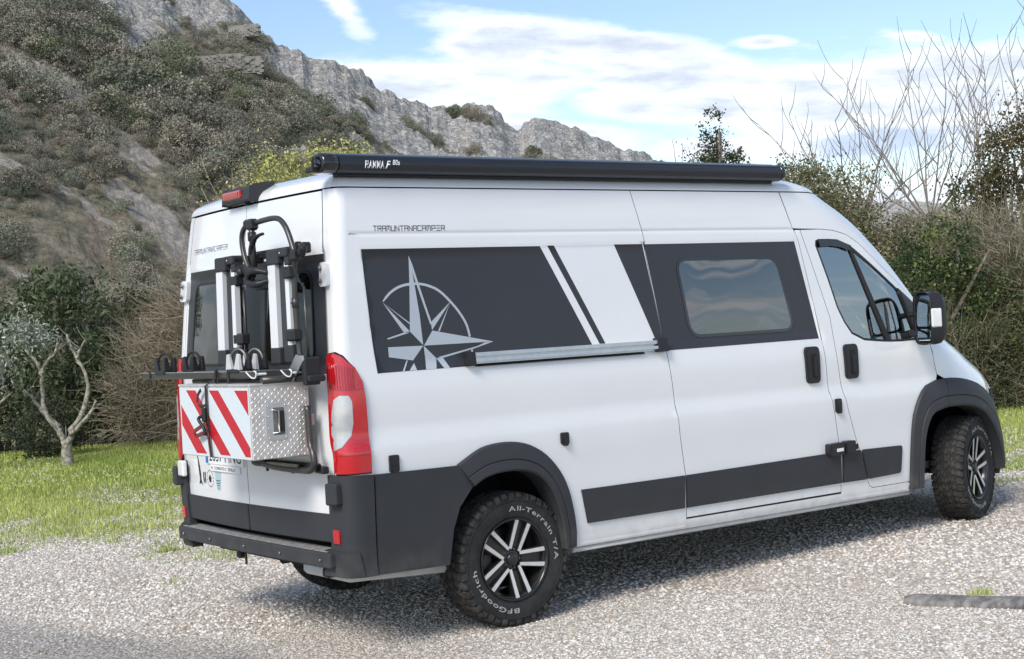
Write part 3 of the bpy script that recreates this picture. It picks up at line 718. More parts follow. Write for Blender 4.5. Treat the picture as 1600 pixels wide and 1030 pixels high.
for fl in(False,True):
    arch(RO,RI,'rear_wheel_arch',fl); well(RI,'wheel_housing',fl)
    i0=min(range(36),key=lambda i:abs(FO[i][0]-4.66)+ (0 if FO[i][1]>1 else 9))
    arch(FO[:i0+1],FI[:i0+1],'front_wheel_arch',fl); arch([(FO[i0][0]+.004,FO[i0][1])]+FO[i0+1:],[(FI[i0][0]+.004,FI[i0][1])]+FI[i0+1:],'front_wheel_arch',fl); well(FI,'wheel_housing',fl)
    # --- rear bumper sides and corner
    m=panel([(.150,.425),(.590,.415),(.618,.60),(.660,.71),(.748,.812),(.664,.931),(.150,.936)],off=.026,th=.05,bev=.006,step=.05,fun=lambda u,z,o=0:S(u-.018,z,o),gap=.0015)
    m.build('bumper_side',PLAST,van,flip=fl)
    m=panel([(-.105,.425),(.146,.425),(.146,.936),(.02,.944),(-.105,.944)],off=.026,th=.05,bev=.006,step=.025,fun=lambda u,z,o=0:S(u-.018,z,o+.012*max(0,(.60-z)/.2)),gap=.0015)
    m.build('bumper_corner',PLAST,van,flip=fl)
    panel(roundpoly([(-.083,.600),(-.030,.598),(-.030,.668),(-.083,.670)],.006,2),off=.035,th=.03,bev=.002,step=.02).build('reflector',RED,van,flip=fl)
    m=MB(); m.box((-.045,-.955,.852),(.075,.085,.110),rot=(R_(12),'Z'),bev=.008); m.build('hinge_cover',PLAST,van,flip=fl)
    m=MB(); m.box((-.040,-.925,.985),(.05,.09,.09),rot=(R_(0),'Z'),bev=.008); 
    hl=MB(); hl.box((-.062,-.875,.90),(.03,.085,.095),rot=(R_(4),'Z'),bev=.008); hl.build('door_hinge',WHITE,van,flip=fl) if fl else None
    # upper hinge
    P=lambda a,b,h: S(a,b,h)
    hm=panel(roundpoly([(-.108,1.895),(-.028,1.895),(-.028,2.02),(-.108,2.02)],.015,3),off=.03,th=.03,bev=.006,step=.03)
    ho=hm.build('door_hinge',WHITE,van,flip=fl)
    hb=MB(); 
    for zz in (1.925,1.99): hb.lathe([(0,-.008),(.013,-.006),(.013,.0)],10,'X',c=(S(-.07,zz,.036)[0],S(-.07,zz,.036)[1],zz))
    hb.parts('hinge_bolt',STEEL,ho,flip=fl)
    # tail lights
    tl=empty('tail_light',parent=van)
    panel(tail_o,off=.022,th=.04,bev=.006,step=.025,fun=lambda u,z,o=0:S(u-.012,z,o)).build('red_lens',RED,tl,flip=fl)
    panel(inset(tail_o if area(tail_o)>0 else tail_o[::-1],-.007),off=.006,th=.02,bev=.002,step=.04,fun=lambda u,z,o=0:S(u-.012,z,o)).build('lens_seal',GAP,tl,flip=fl)
    lens=[(-.026,1.250),(-.010,1.322),(.018,1.343),(.054,1.340),(.066,1.310),(.068,1.200),(.058,1.140),(.016,1.085),(-.030,1.066),(-.026,1.10),(-.018,1.123),(-.034,1.150)]
    panel(lens,off=.0245,th=.01,bev=.002,step=.02,fun=lambda u,z,o=0:S(u-.012,z,o)).build('clear_lens',CLEAR,tl,flip=fl)
    rb=MB()
    for k in range(12):
        zz=1.395+.0*k; uu=-.035+.011*k
        if uu<.085: panel([(uu,1.375),(uu+.0045,1.375),(uu+.0045,1.50-.35*max(0,uu-.01)),(uu,1.50-.35*max(0,uu-.01))],off=.0245,th=.004,bev=0,step=.05,fun=lambda u,z,o=0:S(u-.012,z,o),mb=rb)
    for zz in (1.368,1.040): panel([(-.045,zz),(.118,zz),(.118,zz+.004),(-.045,zz+.004)],off=.0235,th=.003,bev=0,step=.02,fun=lambda u,z,o=0:S(u-.012,z,o),mb=rb)
    rb.build('lens_ribs',RED2,tl,flip=fl)['kind']='stuff'
# --- rear doors
rw=roundpoly([(-.735,1.515),(-.215,1.515),(-.225,1.985),(-.725,1.985)],.075,6)
rvin=[(-.994,1.452),(-.100,1.452),(-.100,2.066),(-.994,2.066)]
for fl in(False,True):
    rd=empty('rear_door',parent=van)
    grr=[[(-1.0,z),(-.09,z)] for z in(1.424,1.440,1.456,1.472,2.046,2.062,2.078,2.094)]
    panel([(-.9985,.60),(-.093,.60),(-.093,2.392),(-.9985,2.392)],gap=.0015,bev=.002,shaderim=True,crease=grr,step=.06,holes=[inset(rw,.004)]).build('door_panel',WHITE,rd,flip=fl)
    panel(rvin,off=.0016,th=.0016,bev=0,step=.06,holes=[rw]).build('dark_vinyl_panel',VINYL,rd,flip=fl)
    panel(inset(rw,-.003),off=.003,th=.015,bev=.003,step=.05).build('rear_window',RTINT,rd,flip=fl)
    panel(inset(rw,-.010),holes=[inset(rw,.006)],off=.007,th=.012,bev=.003,step=.05).build('window_seal',TRIM,rd,flip=fl)
    panel([(-.992,.600),(-.100,.600),(-.100,.742),(-.992,.742)],off=.012,th=.014,bev=.005,step=.06).build('lower_cladding',PLAST,rd,flip=fl)
inn=MB(); panel([(-1.0,.58),(-.05,.58),(-.05,2.41),(-1.0,2.41)],off=-.03,th=0,bev=0,rim=False,step=.12,mb=inn,fun=lambda u,z,o=0:S(u,z,o-.012)); inn.mirror().build('gap_shade_sheet',GAP,van)  # same added black sheet behind the rear doors, shade for their gaps
# lettering on the left rear door, stickers, number plate
def rf(y,z,off=0.0):       # point on rear face at (y,z): y>0 is the left door
    w=WID(z); yy=-abs(y); u=UR-yy/(w-R)*(UC-UR)
    p=skin(u,z,off); return (p[0],y,z)
rt=MB()
stroke_text(rt,'TRAMUNTANACAMPER',-.745,2.168,.0225,.028,.0330,.0027,lambda a,b,h:rf(-a,b,.0012)); rt.build('lettering',INK,van)['kind']='stuff'
st=MB(); fr_=lambda a,b,h=0: rf(-a,b,.0014)
def flat(mb,P): 
    P=P if area(P)>0 else P[::-1]; mb.add([fr_(a,b) for a,b in P],[tuple(range(len(P)))])
flat(st,[(-.700,.965),(-.706,.975),(-.694,.985),(-.690,.968),(-.672,.925),(-.660,.870),(-.664,.845),(-.640,.805),(-.668,.822),(-.700,.812),(-.684,.845),(-.690,.870),(-.697,.920)])
for x0 in(-.625,-.600): flat(st,[(x0,.885),(x0+.018,.892),(x0+.010,.860),(x0+.016,.835),(x0+.002,.818),(x0-.004,.850)])
for i in range(14):
    a0,a1=2*PI*i/14,2*PI*(i+.62)/14; c_=(-.520,.855)
    flat(st,[(c_[0]+.050*math.cos(a0),c_[1]+.050*math.sin(a0)),(c_[0]+.050*math.cos(a1),c_[1]+.050*math.sin(a1)),(c_[0]+.045*math.cos(a1),c_[1]+.045*math.sin(a1)),(c_[0]+.045*math.cos(a0),c_[1]+.045*math.sin(a0))])
flat(st,[(-.545,.855),(-.522,.880),(-.500,.860),(-.508,.835),(-.530,.832)])
for k in range(4): flat(st,[(-.428+.006*k,.845-.014*k),(-.372-.006*k,.847-.014*k),(-.372-.006*k,.852-.014*k),(-.428+.006*k,.850-.014*k)])
st.build('door_stickers',INK,van)['kind']='stuff'
sp=MB(); P=[(-.440,.900),(-.360,.905),(-.358,.855),(-.375,.800),(-.400,.785),(-.425,.800),(-.442,.855)]; P=P[::-1]; sp.add([rf(-a,b,.0008) for a,b in P],[tuple(range(len(P)))]); sp.build('shield_sticker',PALEB,van)
pl_=empty('number_plate',parent=van)
rp=lambda o:(lambda a,b,h=0: rf(-a,b,o+h))
def slab(P,o,th,name,mat,par):
    m=MB(); P=P if area(P)>0 else P[::-1]; P=densify(P,.05); n=len(P); a=[rf(-x,z,o) for x,z in P]; b=[rf(-x,z,o-th) for x,z in P]
    m.add(a+b,[tuple(range(n))]+[(i,n+i,n+(i+1)%n,(i+1)%n) for i in range(n)]); return m.build(name,mat,par)
slab([(-.540,.945),(-.020,.945),(-.020,1.055),(-.540,1.055)],.012,.012,'plate_board',PLATEW,pl_)
slab([(-.540,.947),(-.500,.947),(-.500,1.053),(-.540,1.053)],.0125,.001,'country_band',BLUE,pl_)
slab([(-.480,.905),(-.075,.905),(-.075,.943),(-.480,.943)],.010,.010,'plate_frame',PLATEW,pl_)
pm=MB(); text_geo(pm,'2637 MNG',.100,lambda a,b,h:rf(.488-a,.962+b,.0128),sx=.98); pm.build('plate_characters',INK,pl_)['kind']='stuff'
pm=MB(); text_geo(pm,'N   COMAUTO 2   SEVILLA',.026,lambda a,b,h:rf(.468-a,.914+b,.0108),sx=1.1); pm.build('plate_small_text',INK,pl_)['kind']='stuff'
# step bumper
def stepoutline(x0,x1,y):
    return [(x0,-y),(x0-.012,-y*.5),(x0-.018,0),(x0-.012,y*.5),(x0,y),(x1,y),(x1,-y)]
sb=MB(); P=[(a,b) for a,b in stepoutline(-.085,.10,.930)]
sb.prism(P[::-1],.478,.556,lambda a,b,h:(a,b,h)); sbo=sb.build('step_bumper',PLAST,van,bev=.010)
tr_=MB()
for k in range(6):
    x=-.066+.018*k
    n=14
    for i in range(24):
        y0=-.88+1.76*i/24; tr_.box((x-.012*(1-(y0/.9)**2)*(1 if k<3 else .6),y0+.0366,.5575),(.0115,.0712,.005))
tro=tr_.build('step_tread_ribs',pmat('dusty_step',(.26,.25,.24),.7,var=.25,vscale=30),van); tro['kind']='stuff'
sc=MB()
for y in(-.84,-.42,0,.45,.84): sc.lathe([(0,-.006),(.008,-.004),(.009,.0)],8,'X',c=(-.088-.018*(1-(y/.93)**2),y,.515))
sc.parts('bumper_screw',STEEL,van)
for fl in(False,True):
    m=panel([(-.150,.430),(.075,.430),(.060,.560),(-.135,.565)],off=.050,th=.06,bev=.010,step=.02,fun=lambda u,z,o=0:S(u-.018,z,o)); m.build('bumper_end',PLAST,van,flip=fl)
m=MB(); m.box((.03,-.72,.425),(.07,.06,.05),bev=.01); m.box((.02,.30,.44),(.05,.05,.07),bev=.01); m.box((.0,.20,.41),(.006,.02,.06)); m.parts('tow_bracket',TRIM,van)
# --- roof
ZR=2.402
N0=[UR+.001]+[UR+(UC-UR)*i/14 for i in range(1,14)]+[UC+(R-UC)*i/6 for i in range(7)]+[R+(xs_(ZR)-R)*i/24 for i in range(1,25)]+[xs_(ZR)+UF*i/16 for i in range(1,17)]
half=[S(u,ZR,0.002) for u in N0]
ro=[(p[0],p[1]) for p in half]+[(p[0],-p[1]) for p in half[::-1]]
ro=clean(ro,2e-3); ro=ro if area(ro)>0 else ro[::-1]
def edist(x,y):
    d=9
    for i in range(len(ro)):
        a,b=ro[i],ro[(i+1)%len(ro)]; ex,ey=b[0]-a[0],b[1]-a[1]; l=ex*ex+ey*ey or 1e-9; t=min(max(((x-a[0])*ex+(y-a[1])*ey)/l,0),1)
        d=min(d,math.hypot(x-a[0]-t*ex,y-a[1]-t*ey))
    return d
def roofz(x,y,o=0):
    d=edist(x,y); D=.24 if x<3.4 else .24+.5*min(1,(x-3.4)/.5)
    t=min(d/D,1); f=(1-(1-t)**2.3)**(1/1.8)
    z=ZR+.098*f+.028*(1-min(1,abs(y)/.9)**2)*min(1,d/.3)
    if .45<x<3.2 and abs(y)<.62: z+=.004*math.sin(y*2*PI/.21)*min(1,(.62-abs(y))/.06)*min(1,(x-.45)/.1)*min(1,(3.2-x)/.1)
    return (x,y,z+o)
rings=[inset(ro,d) for d in(.006,.018,.035)]
mb=MB(); pts=list(ro); edges=[(i,(i+1)%len(ro)) for i in range(len(ro))]
for rg in rings: b=len(pts); pts+=rg; edges+=[(b+i,b+(i+1)%len(rg)) for i in range(len(rg))]
core=inset(ro,.05)
for i in range(80):
    for j in range(41):
        p=(.02+.055*i,-.9+.045*j+1e-4)
        if inside(p,core): pts.append(p)
V,E,F,ov,oe,of=delaunay_2d_cdt([Vector(p) for p in pts],edges,[],0,1e-6)
vs=[roofz(v.x,v.y) for v in V]; fs=[]
for f in F:
    c=((V[f[0]].x+V[f[1]].x+V[f[2]].x)/3,(V[f[0]].y+V[f[1]].y+V[f[2]].y)/3)
    if inside(c,ro):
        a=(V[f[1]]-V[f[0]]).cross(V[f[2]]-V[f[0]]); fs.append(tuple(f) if a>0 else tuple(f[::-1]))
mb.add(vs,fs,True); mb.build('roof',WHITE,van)
# brake light
bl=empty('high_brake_light',parent=van)
m=MB(); P=[(-.022,2.414),(-.014,2.486),(.01,2.497),(.13,2.512),(.13,2.44),(.05,2.408)]
n=9; vs=[]
for i in range(n):
    y=-.170+.34*i/(n-1); k=1-.08*abs(y/.17)**4
    for a,b in P: vs.append((.022+(a-.03)*k*1.05+.006*(y/.17)**2,y+.025,b-.002-.004*(y/.17)**2))
k=len(P); fs=[(i*k+j,i*k+(j+1)%k,(i+1)*k+(j+1)%k,(i+1)*k+j) for i in range(n-1) for j in range(k)]+[tuple(range(k)),tuple((n-1)*k+j for j in range(k))[::-1]]
m.add(vs,[f[::-1] for f in fs]); m.build('light_housing',PLAST,bl,bev=.008)
m=MB(); m.box((-.030,.055,2.450),(.020,.225,.046),rot=(R_(-6),'Y'),bev=.008); m.build('red_lens',RED,bl)
m=MB(); m.box((-.041,.055,2.450),(.004,.18,.024),rot=(R_(-6),'Y'),bev=.003); m.build('inner_lens',RED2,bl)
m=MB(); m.lathe([(0,-.02),(.018,-.018),(.020,.0)],12,'Z',c=(.02,-.03,2.408)); m.build('reversing_camera',TRIM,bl)
# awning
aw_=empty('awning',parent=van)
ap=[(-.030,.004),(-.050,.007),(-.070,.018),(-.082,.040),(-.081,.066),(-.066,.090),(-.040,.101),(.0,.104),(.035,.096),(.050,.075),(.050,.004)]
def awn(x0,x1,sc=1.0,mb=None,dz=0):
    mb=mb or MB(); cx,cz=-.02,.052
    mb.prism([(cx+(a-cx)*sc,cz+(b-cz)*sc) for a,b in ap],x0,x1,lambda a,b,h:(h,-.885+a,2.464+b),True)
    return mb
o=awn(.080,3.270).build('awning_case',DARKM,aw_); e=o.modifiers.new('s','EDGE_SPLIT'); e.split_angle=R_(35)
m=awn(-.015,.078,1.05); o=m.build('awning_end_cap',GLOSSBLK,aw_,bev=.012)
m=awn(3.272,3.305,1.05); o=m.build('awning_end_cap',GLOSSBLK,aw_,bev=.01)
m=MB(); m.tube([(-.02,-.93,2.50),(-.04,-.925,2.515),(-.03,-.915,2.54),(.0,-.91,2.55)],.009,8); m.box((.0,-.87,2.485),(.10,.07,.03),bev=.006); m.build('cap_latch',TRIM,aw_)
m=MB(); m.box((1.68,-.868,2.570),(3.16,.06,.004)); m.build('top_trim',pmat('awning_top_grey',(.30,.31,.32),.35,metal=.4),aw_)
m=MB()
m.box((1.68,-.865,2.462),(3.15,.05,.016),bev=.003); m.parts('mounting_bracket',TRIM,aw_)
def afr(a,b,h):
    # on the curved face of the case
    zz=2.490+b*1.0; t=(zz-2.464)
    Y=None
    for i in range(len(ap)-1):
        if ap[i][1]<=t<=ap[i+1][1]: q=(t-ap[i][1])/(ap[i+1][1]-ap[i][1]); Y=ap[i][0]*(1-q)+ap[i+1][0]*q; break
    return (.225+a,-.885+(Y if Y is not None else -.085)-.0045,zz)
m=MB(); w0=text_geo(m,'FIAMMA',.054,afr,sx=.56,bold=True,spacing=1.08); 
text_geo(m,'F',.055,lambda a,b,h:afr(a+w0+.006+b*.25,b,h),sx=.85,bold=True); text_geo(m,'80s',.038,lambda a,b,h:afr(a+w0+.046+b*.2,b+.018,h),sx=.85,bold=True)
m.build('lettering',PLATEW,aw_)['kind']='stuff'
# --- wheels
def wheel_mesh():
    W_=.215; ro_=.362
    t=MB(); hw=W_/2
    prof=[(.205,-hw*.80),(.222,-hw*.90),(.228,-hw*.93),(.245,-hw*.985),(.275,-hw*1.02),(.305,-hw*1.03),(.330,-hw*1.0),(.348,-hw*.93),(ro_-.008,-hw*.80),(ro_-.004,-hw*.4),(ro_-.003,0)]
    prof=prof+[(r,-a) for r,a in prof[::-1][1:]]
    t.lathe(prof,96)
    for r,a in((.236,-hw*.955),(.318,-hw*1.045)): t.lathe([(r-.003,a+.001),(r,a-.0022),(r+.003,a+.001)],96)
    tb=MB(); rnd=random.Random(3)
    def blk(a0,a1,y0,y1,r0,r1,sk,j=0.0):
        """one tread block, curved, skewed"""
        vs=[]; pts=[(a0,y0),(a0+(a1-a0)*.5,y0+j),(a1,y0),(a1+sk,(y0+y1)/2+0),(a1,y1),(a0+(a1-a0)*.5,y1-j),(a0,y1),(a0+sk,(y0+y1)/2)]
        for rr,ins in((r0,0),(r1,.0014)):
            for a,y in pts:
                am=(a0+a1)/2; ym=(y0+y1)/2; a2=am+(a-am)*(1-ins/.012); y2=ym+(y-ym)*(1-ins/.012)
                rad=rr-.010*max(0,(abs(y2)/hw-.72))**1*2.0*(1 if abs(y2)>hw*.72 else 0)
                vs.append((rad*math.cos(a2),y2,rad*math.sin(a2)))
        tb.add(vs,[tuple(range(8,16))[::-1],*[(i,(i+1)%8,8+(i+1)%8,8+i)[::-1] for i in range(8)]])
    n=44
    for i in range(n):
        a=2*PI*i/n; da=2*PI/n
        jj=rnd.uniform(-.06,.06)*da
        for row,(y0,y1,ph,wd) in enumerate(((-.060,-.038,.0,.80),(-.0345,-.0135,.45,.80),(-.0105,.0105,.15,.82),(.0135,.0345,.6,.80),(.038,.060,.3,.80))):
            b=a+ph*da+jj; blk(b,b+da*wd,y0,y1,ro_-.013,ro_+.003+rnd.uniform(-.001,.0005),da*(.34 if row%2 else -.34),.006*(1 if row%2 else -1))
        for sg in(-1,1):
            b=a+(.15 if sg<0 else .6)*da; k=.012 if i%2 else 0
            ys=sorted((sg*.0635,sg*(hw*.985))); blk(b,b+da*.78,ys[0],ys[1],ro_-.016,ro_+.002,da*.20*sg,.003)
            # shoulder lug down the sidewall
            y=sg*hw; r0=.322 if i%2 else .334
            a1=b+da*.10; a2=b+da*.72; vs=[]
            for rr,yy in((r0,1.045),(.346,1.055),(.359,.965)):
                for aa in(a1,a2): vs.append((rr*math.cos(aa),y*yy,rr*math.sin(aa)))
            for rr,yy in((r0,.97),(.346,.92),(.352,.88)):
                for aa in(a1,a2): vs.append((rr*math.cos(aa),y*yy,rr*math.sin(aa)))
            fs=[(0,1,3,2),(2,3,5,4),(0,2,8,6),(2,4,10,8),(1,7,9,3),(3,9,11,5),(0,6,7,1),(4,5,11,10)]
            tb.add(vs,fs if sg<0 else [f[::-1] for f in fs])
    # rim
    r=MB(); fy=-hw*.80
    r.lathe([(.222,fy-.016),(.2235,fy-.022),(.219,fy-.024),(.212,fy-.012),(.205,fy+.010),(.195,fy+.045),(.188,hw*.7),(.205,hw*.75)],72)
    r.lathe([(.0,fy+.075),(.10,fy+.07),(.16,fy+.09)],40)
    r.lathe([(0,fy-.004),(.028,fy-.006),(.034,fy+.0),(.036,fy+.02)],24)
    r.lathe([(.034,fy+.012),(.070,fy+.016),(.078,fy+.035)],40)
    s=MB(); k_=MB()
    for j in range(5):
        ac=R_(90-17+72*j)
        for sg in(-1,1):
            A=(.058,ac+sg*R_(31)); B=(.213,ac+sg*R_(11.5))
            p0=Vector((A[0]*math.cos(A[1]),A[0]*math.sin(A[1]))); p1=Vector((B[0]*math.cos(B[1]),B[0]*math.sin(B[1])))
            d=(p1-p0).normalized(); nn=Vector((-d.y,d.x))
            for (w0,w1,ya,yb,mbx) in((.0085,.0115,fy-.006,fy-.004,s),(.0135,.0165,fy-.0035,fy+.040,k_)):
                q=[p0-nn*w0,p1-nn*w1,p1+nn*w1,p0+nn*w0]; ym=.010
                vs=[(p.x,ya+(.012 if i in(0,3) else -.004),p.y) for i,p in enumerate(q)]+[(p.x,yb+(.012 if i in(0,3) else 0),p.y) for i,p in enumerate(q)]
                mbx.add(vs,[(0,1,2,3),(4,7,6,5),(0,4,5,1),(1,5,6,2),(2,6,7,3),(3,7,4,0)])
        # dark web between the pair
        q=[]
        for rr,dd in((.062,22),(.208,8.5),(.208,-8.5),(.062,-22)): q.append((rr*math.cos(ac+R_(dd)),rr*math.sin(ac+R_(dd))))
        k_.add([(a,fy+.016,b) for a,b in q]+[(a,fy+.040,b) for a,b in q],[(0,1,2,3),(4,7,6,5),(0,4,5,1),(1,5,6,2),(2,6,7,3),(3,7,4,0)])
        an=ac+R_(36); k_.lathe([(0,-.0),(.007,0),(.0075,.012)],8,c=(.052*math.cos(ac),fy+.004,.052*math.sin(ac)))
    br=MB(); br.lathe([(.05,fy+.10),(.148,fy+.10),(.148,fy+.125),(.05,fy+.125)],40); br.box((-.115,fy+.105,-.03),(.06,.07,.13),bev=.012)
    lt=MB()
    def arc_text(s_,a0,a1,rad,size,sx=1.0):
        n=len(s_); cu_=[]; total=0; ws=[]
        for ch_ in s_:
            mm=MB(); w=text_geo(mm,ch_,size,lambda a,b,h:(a,b,h),sx=sx,bold=True) if ch_!=' ' else size*.3
            ws.append((mm,w)); total+=w+size*.10
        ang=(a0-a1)/total; x=0
        for mm,w in ws:
            for v in mm.v:
                pass
            vs=[]
            for a,b,h in mm.v:
                th=a0-(x+a)*ang; rr=rad+(b-size*.35)
                yy=-hw*(1.03+.004) if rr>.29 else -hw*(1.02+.012)
                yy=-hw*1.045-.0004
                vs.append((rr*math.cos(th),yy,rr*math.sin(th)))
            lt.add(vs,[f[::-1] for f in mm.f]); x+=w+size*.10
    arc_text('All-Terrain T/A',R_(100),R_(-5),.276,.036,1.12)
    arc_text('BFGoodrich',R_(-84),R_(-172),.276,.037,1.12)
    return t,tb,r,s,k_,br,lt
t_,tb_,r_m,s_m,k_m,br_m,lt_m=wheel_mesh()
wheel=empty('wheel',parent=van); 
to=t_.build('tyre',RUBBER,wheel); tbo=tb_.build('tread',TREADM,wheel); rr_=r_m.build('rim',RIMB,wheel); so=s_m.parts('spoke_face',RIMS,wheel); ko=k_m.build('spokes',RIMB,wheel); bo=br_m.build('brake_disc',STEEL,wheel); lo_=lt_m.build('tyre_lettering',LETTER,wheel); lo_['kind']='stuff'; tbo['kind']='stuff'; ko['kind']='stuff'; rr_['kind']='stuff'
def hub(x,z): 
    c,s=math.cos(VK),math.sin(VK); return (x*c-z*s,z*c+x*s)
hx,hz=hub(1.015,.362); fx,fz=hub(5.05,.362)
wheel.location=(hx,-.893,hz); wheel.rotation_euler=(0,R_(4),0)
for (x,y,z,rot) in((hx,.893,hz,(0,R_(30),PI)),(fx,-.875,fz,(0,R_(-14),R_(18))),(fx,.875,fz,(0,R_(10),PI+R_(16)))):
    w=copy_tree(wheel,van); w.location=(x,y,z); w.rotation_euler=rot
# mud flap / axle / underbody
m=MB(); m.box((2.9,0,.45),(5.3,1.0,.10)); m.box((2.9,0,.50),(2.7,1.84,.06)); m.box((.35,0,.47),(.5,1.5,.12)); m.tube([(hx,-.8,hz-.02),(hx,.8,hz-.02)],.035,10); m.tube([(fx,-.75,fz-.03),(fx,.75,fz-.03)],.03,8); m.tube([(.3,.35,.36),(1.4,.45,.36),(2.6,.4,.37)],.035,8); m.box((2.0,-.45,.40),(.9,.5,.12)); m.build('underbody',GAP,van)['kind']='stuff'
m=MB(); m.box((.36,-.62,.400),(.62,.50,.07),rot=(R_(3),'Y'),bev=.02); m.build('waste_tank',PALEM,van)
# --- cab interior
m=MB(); m.box((4.2,0,.52),(1.2,1.7,.05)); m.box((4.75,0,1.22),(.35,1.72,.30),bev=.05); m.parts('dashboard',FAB,van)
for y in(-.48,.50):
    se=empty('seat',parent=van)
    m=MB(); m.box((3.85,y,1.0),(.48,.48,.16),bev=.05); m.build('seat_cushion',FAB,se)
    m=MB(); m.box((3.62,y,1.33),(.14,.48,.60),rot=(R_(-10),'Y'),bev=.05); m.build('seat_back',FAB,se)
    m=MB(); m.box((3.55,y,1.74),(.09,.27,.17),rot=(R_(-8),'Y'),bev=.04); m.build('headrest',FAB,se)
m=MB(); P=[]
for i in range(25):
    a=2*PI*i/24; P.append((4.33+.19*math.sin(a)*.45,.50+.19*math.cos(a),1.36+.19*math.sin(a)*.89))
m.tube(P,.014,8,cap=False); m.box((4.35,.50,1.35),(.05,.16,.12),rot=(R_(25),'Y'),bev=.02); m.tube([(4.35,.5,1.35),(4.62,.5,1.22)],.03,8); m.build('steering_wheel',TRIM,van)
m=MB(); m.box((3.40,0,1.45),(.03,1.6,1.7)); m.build('cabin_bulkhead',LIGHTINT,van)
m=MB(); m.box((4.62,-.86,1.46),(.05,.14,.18),bev=.02); m.box((4.50,-.5,1.40),(.10,.25,.05),bev=.02);  m.parts('door_card',LIGHTINT,van)
m=MB(); m.box((4.98,-.0,1.95),(.03,.24,.07),bev=.02); m.build('interior_mirror',TRIM,van) if False else None
# ------------------------------------------------------------------ bike rack on the right rear door (own thing, hangs from the van)
Mv=Matrix.Rotation(VK,4,'Y')
rack=empty('bike_rack',(0,0,0),(0,VK,0)); tag(rack,'black folded bicycle rack with white wheel channels hanging on the rear door','bike rack')
def sm3(P,k=5):
    Q=[Vector(p) for p in P]; o=[]
    for i in range(len(Q)-1):
        p0=Q[max(i-1,0)];p1=Q[i];p2=Q[i+1];p3=Q[min(i+2,len(Q)-1)]
        for j in range(k):
            t=j/k; o.append(.5*((2*p1)+(p2-p0)*t+(2*p0-5*p1+4*p2-p3)*t*t+(3*p1-p0-3*p2+p3)*t**3))
    o.append(Q[-1]); return o
def X(x,P): return [(x,a,b) for a,b in P]
m=MB(); m.tube(sm3(X(-.17,[(-.48,2.252),(-.60,2.258),(-.70,2.258),(-.765,2.245),(-.815,2.21),(-.85,2.165),(-.88,2.11),(-.905,2.06)])),.0145,10); m.build('rack_hoop',GUN,rack)
m=MB(); m.tube(sm3(X(-.17,[(-.45,2.262),(-.385,2.248),(-.335,2.215),(-.322,2.16),(-.345,2.08),(-.385,2.02),(-.41,1.985)])),.0145,10); m.build('rack_hoop',GUN,rack)
m=MB(); m.tube(X(-.185,[(-.475,2.25),(-.472,2.15),(-.482,1.995)]),.016,10); m.build('rack_pole',GUN,rack)
m=MB(); m.box((-.18,-.47,2.245),(.055,.060,.060),bev=.012); m.box((-.18,-.425,2.25),(.05,.04,.05),bev=.012); m.tube(X(-.185,[(-.474,2.16),(-.473,2.205)]),.023,10); m.tube(X(-.18,[(-.405,2.0),(-.43,1.975)]),.026,10); m.box((-.175,-.39,2.01),(.05,.07,.05),bev=.012)
m.box((-.17,-.905,2.055),(.05,.05,.06),bev=.012); m.box((-.155,-.955,2.075),(.04,.04,.06),rot=(R_(35),'X'),bev=.01); m.tube(X(-.20,[(-.33,2.03),(-.36,1.985)]),.022,8); m.parts('tube_clamp',TRIM,rack)
m=MB(); m.tube(sm3(X(-.20,[(-.50,2.135),(-.53,2.165),(-.575,2.180),(-.63,2.185)])),[.016]*5+[.014]*5+[.012]*5+[.008],8,flat=.7); m.tube(sm3(X(-.2,[(-.47,2.09),(-.485,2.13),(-.51,2.14)])),.012,8); m.parts('frame_clamp_lever',TRIM,rack)
m=MB(); m.tube(sm3([(-.19,-.42,1.955),(-.22,-.48,1.99),(-.22,-.56,2.0),(-.18,-.62,1.985)]),[.014]*4+[.02]*8+[.014]*4,8); m.tube(sm3([(-.19,-.42,1.95),(-.23,-.50,1.935),(-.22,-.57,1.93),(-.18,-.62,1.945)]),[.014]*4+[.02]*8+[.014]*4,8); m.lathe([(0,-.02),(.026,-.02),(.026,.02),(0,.02)],14,'X',c=(-.19,-.425,1.955)); m.parts('frame_gripper',TRIM,rack)
m=MB(); m.lathe([(0,.03),(.014,.03),(.045,-.012),(.045,-.022),(0,-.022)],18,'Z',c=(-.11,-.415,1.928)); m.build('cone_knob',GUN,rack)
m=MB(); m.tube(sm3(X(-.15,[(-.35,2.048),(-.29,2.035),(-.245,2.0),(-.222,1.95),(-.208,1.85),(-.203,1.7),(-.20,1.55),(-.209,1.48)])),.0145,10); m.tube(X(-.135,[(-.235,1.93),(-.235,1.50)]),.009,8); m.parts('rack_upright',GUN,rack)
m=MB(); m.tube(sm3(X(-.15,[(-.955,2.10),(-.92,2.065),(-.875,2.03),(-.85,1.975),(-.842,1.83),(-.845,1.70),(-.856,1.60),(-.872,1.50)])),.0145,10); m.tube(X(-.135,[(-.80,1.93),(-.82,1.52)]),.009,8); m.tube(X(-.12,[(-.885,1.90),(-.895,1.50)]),.007,8); m.parts('rack_upright',GUN,rack)
for (y0,z0,y1,z1) in((-.255,1.936,-.175,1.996),(-.292,1.624,-.19,1.682),(-.862,1.945,-.790,2.001),(-.880,1.630,-.795,1.687)):
    m=MB(); m.box((-.165,(y0+y1)/2,(z0+z1)/2),(.055,abs(y1-y0),.062),bev=.010); m.build('tube_grip',TRIM,rack)
for (yy,zz) in((-.205,1.80),(-.843,1.82)):
    m=MB(); m.tube(X(-.15,[(yy,zz-.025),(yy,zz+.025)]),.0185,10); m.lathe([(0,-.008),(.006,-.006),(.006,0)],8,'X',c=(-.168,yy,zz)); m.parts('pole_collar',GUN,rack)
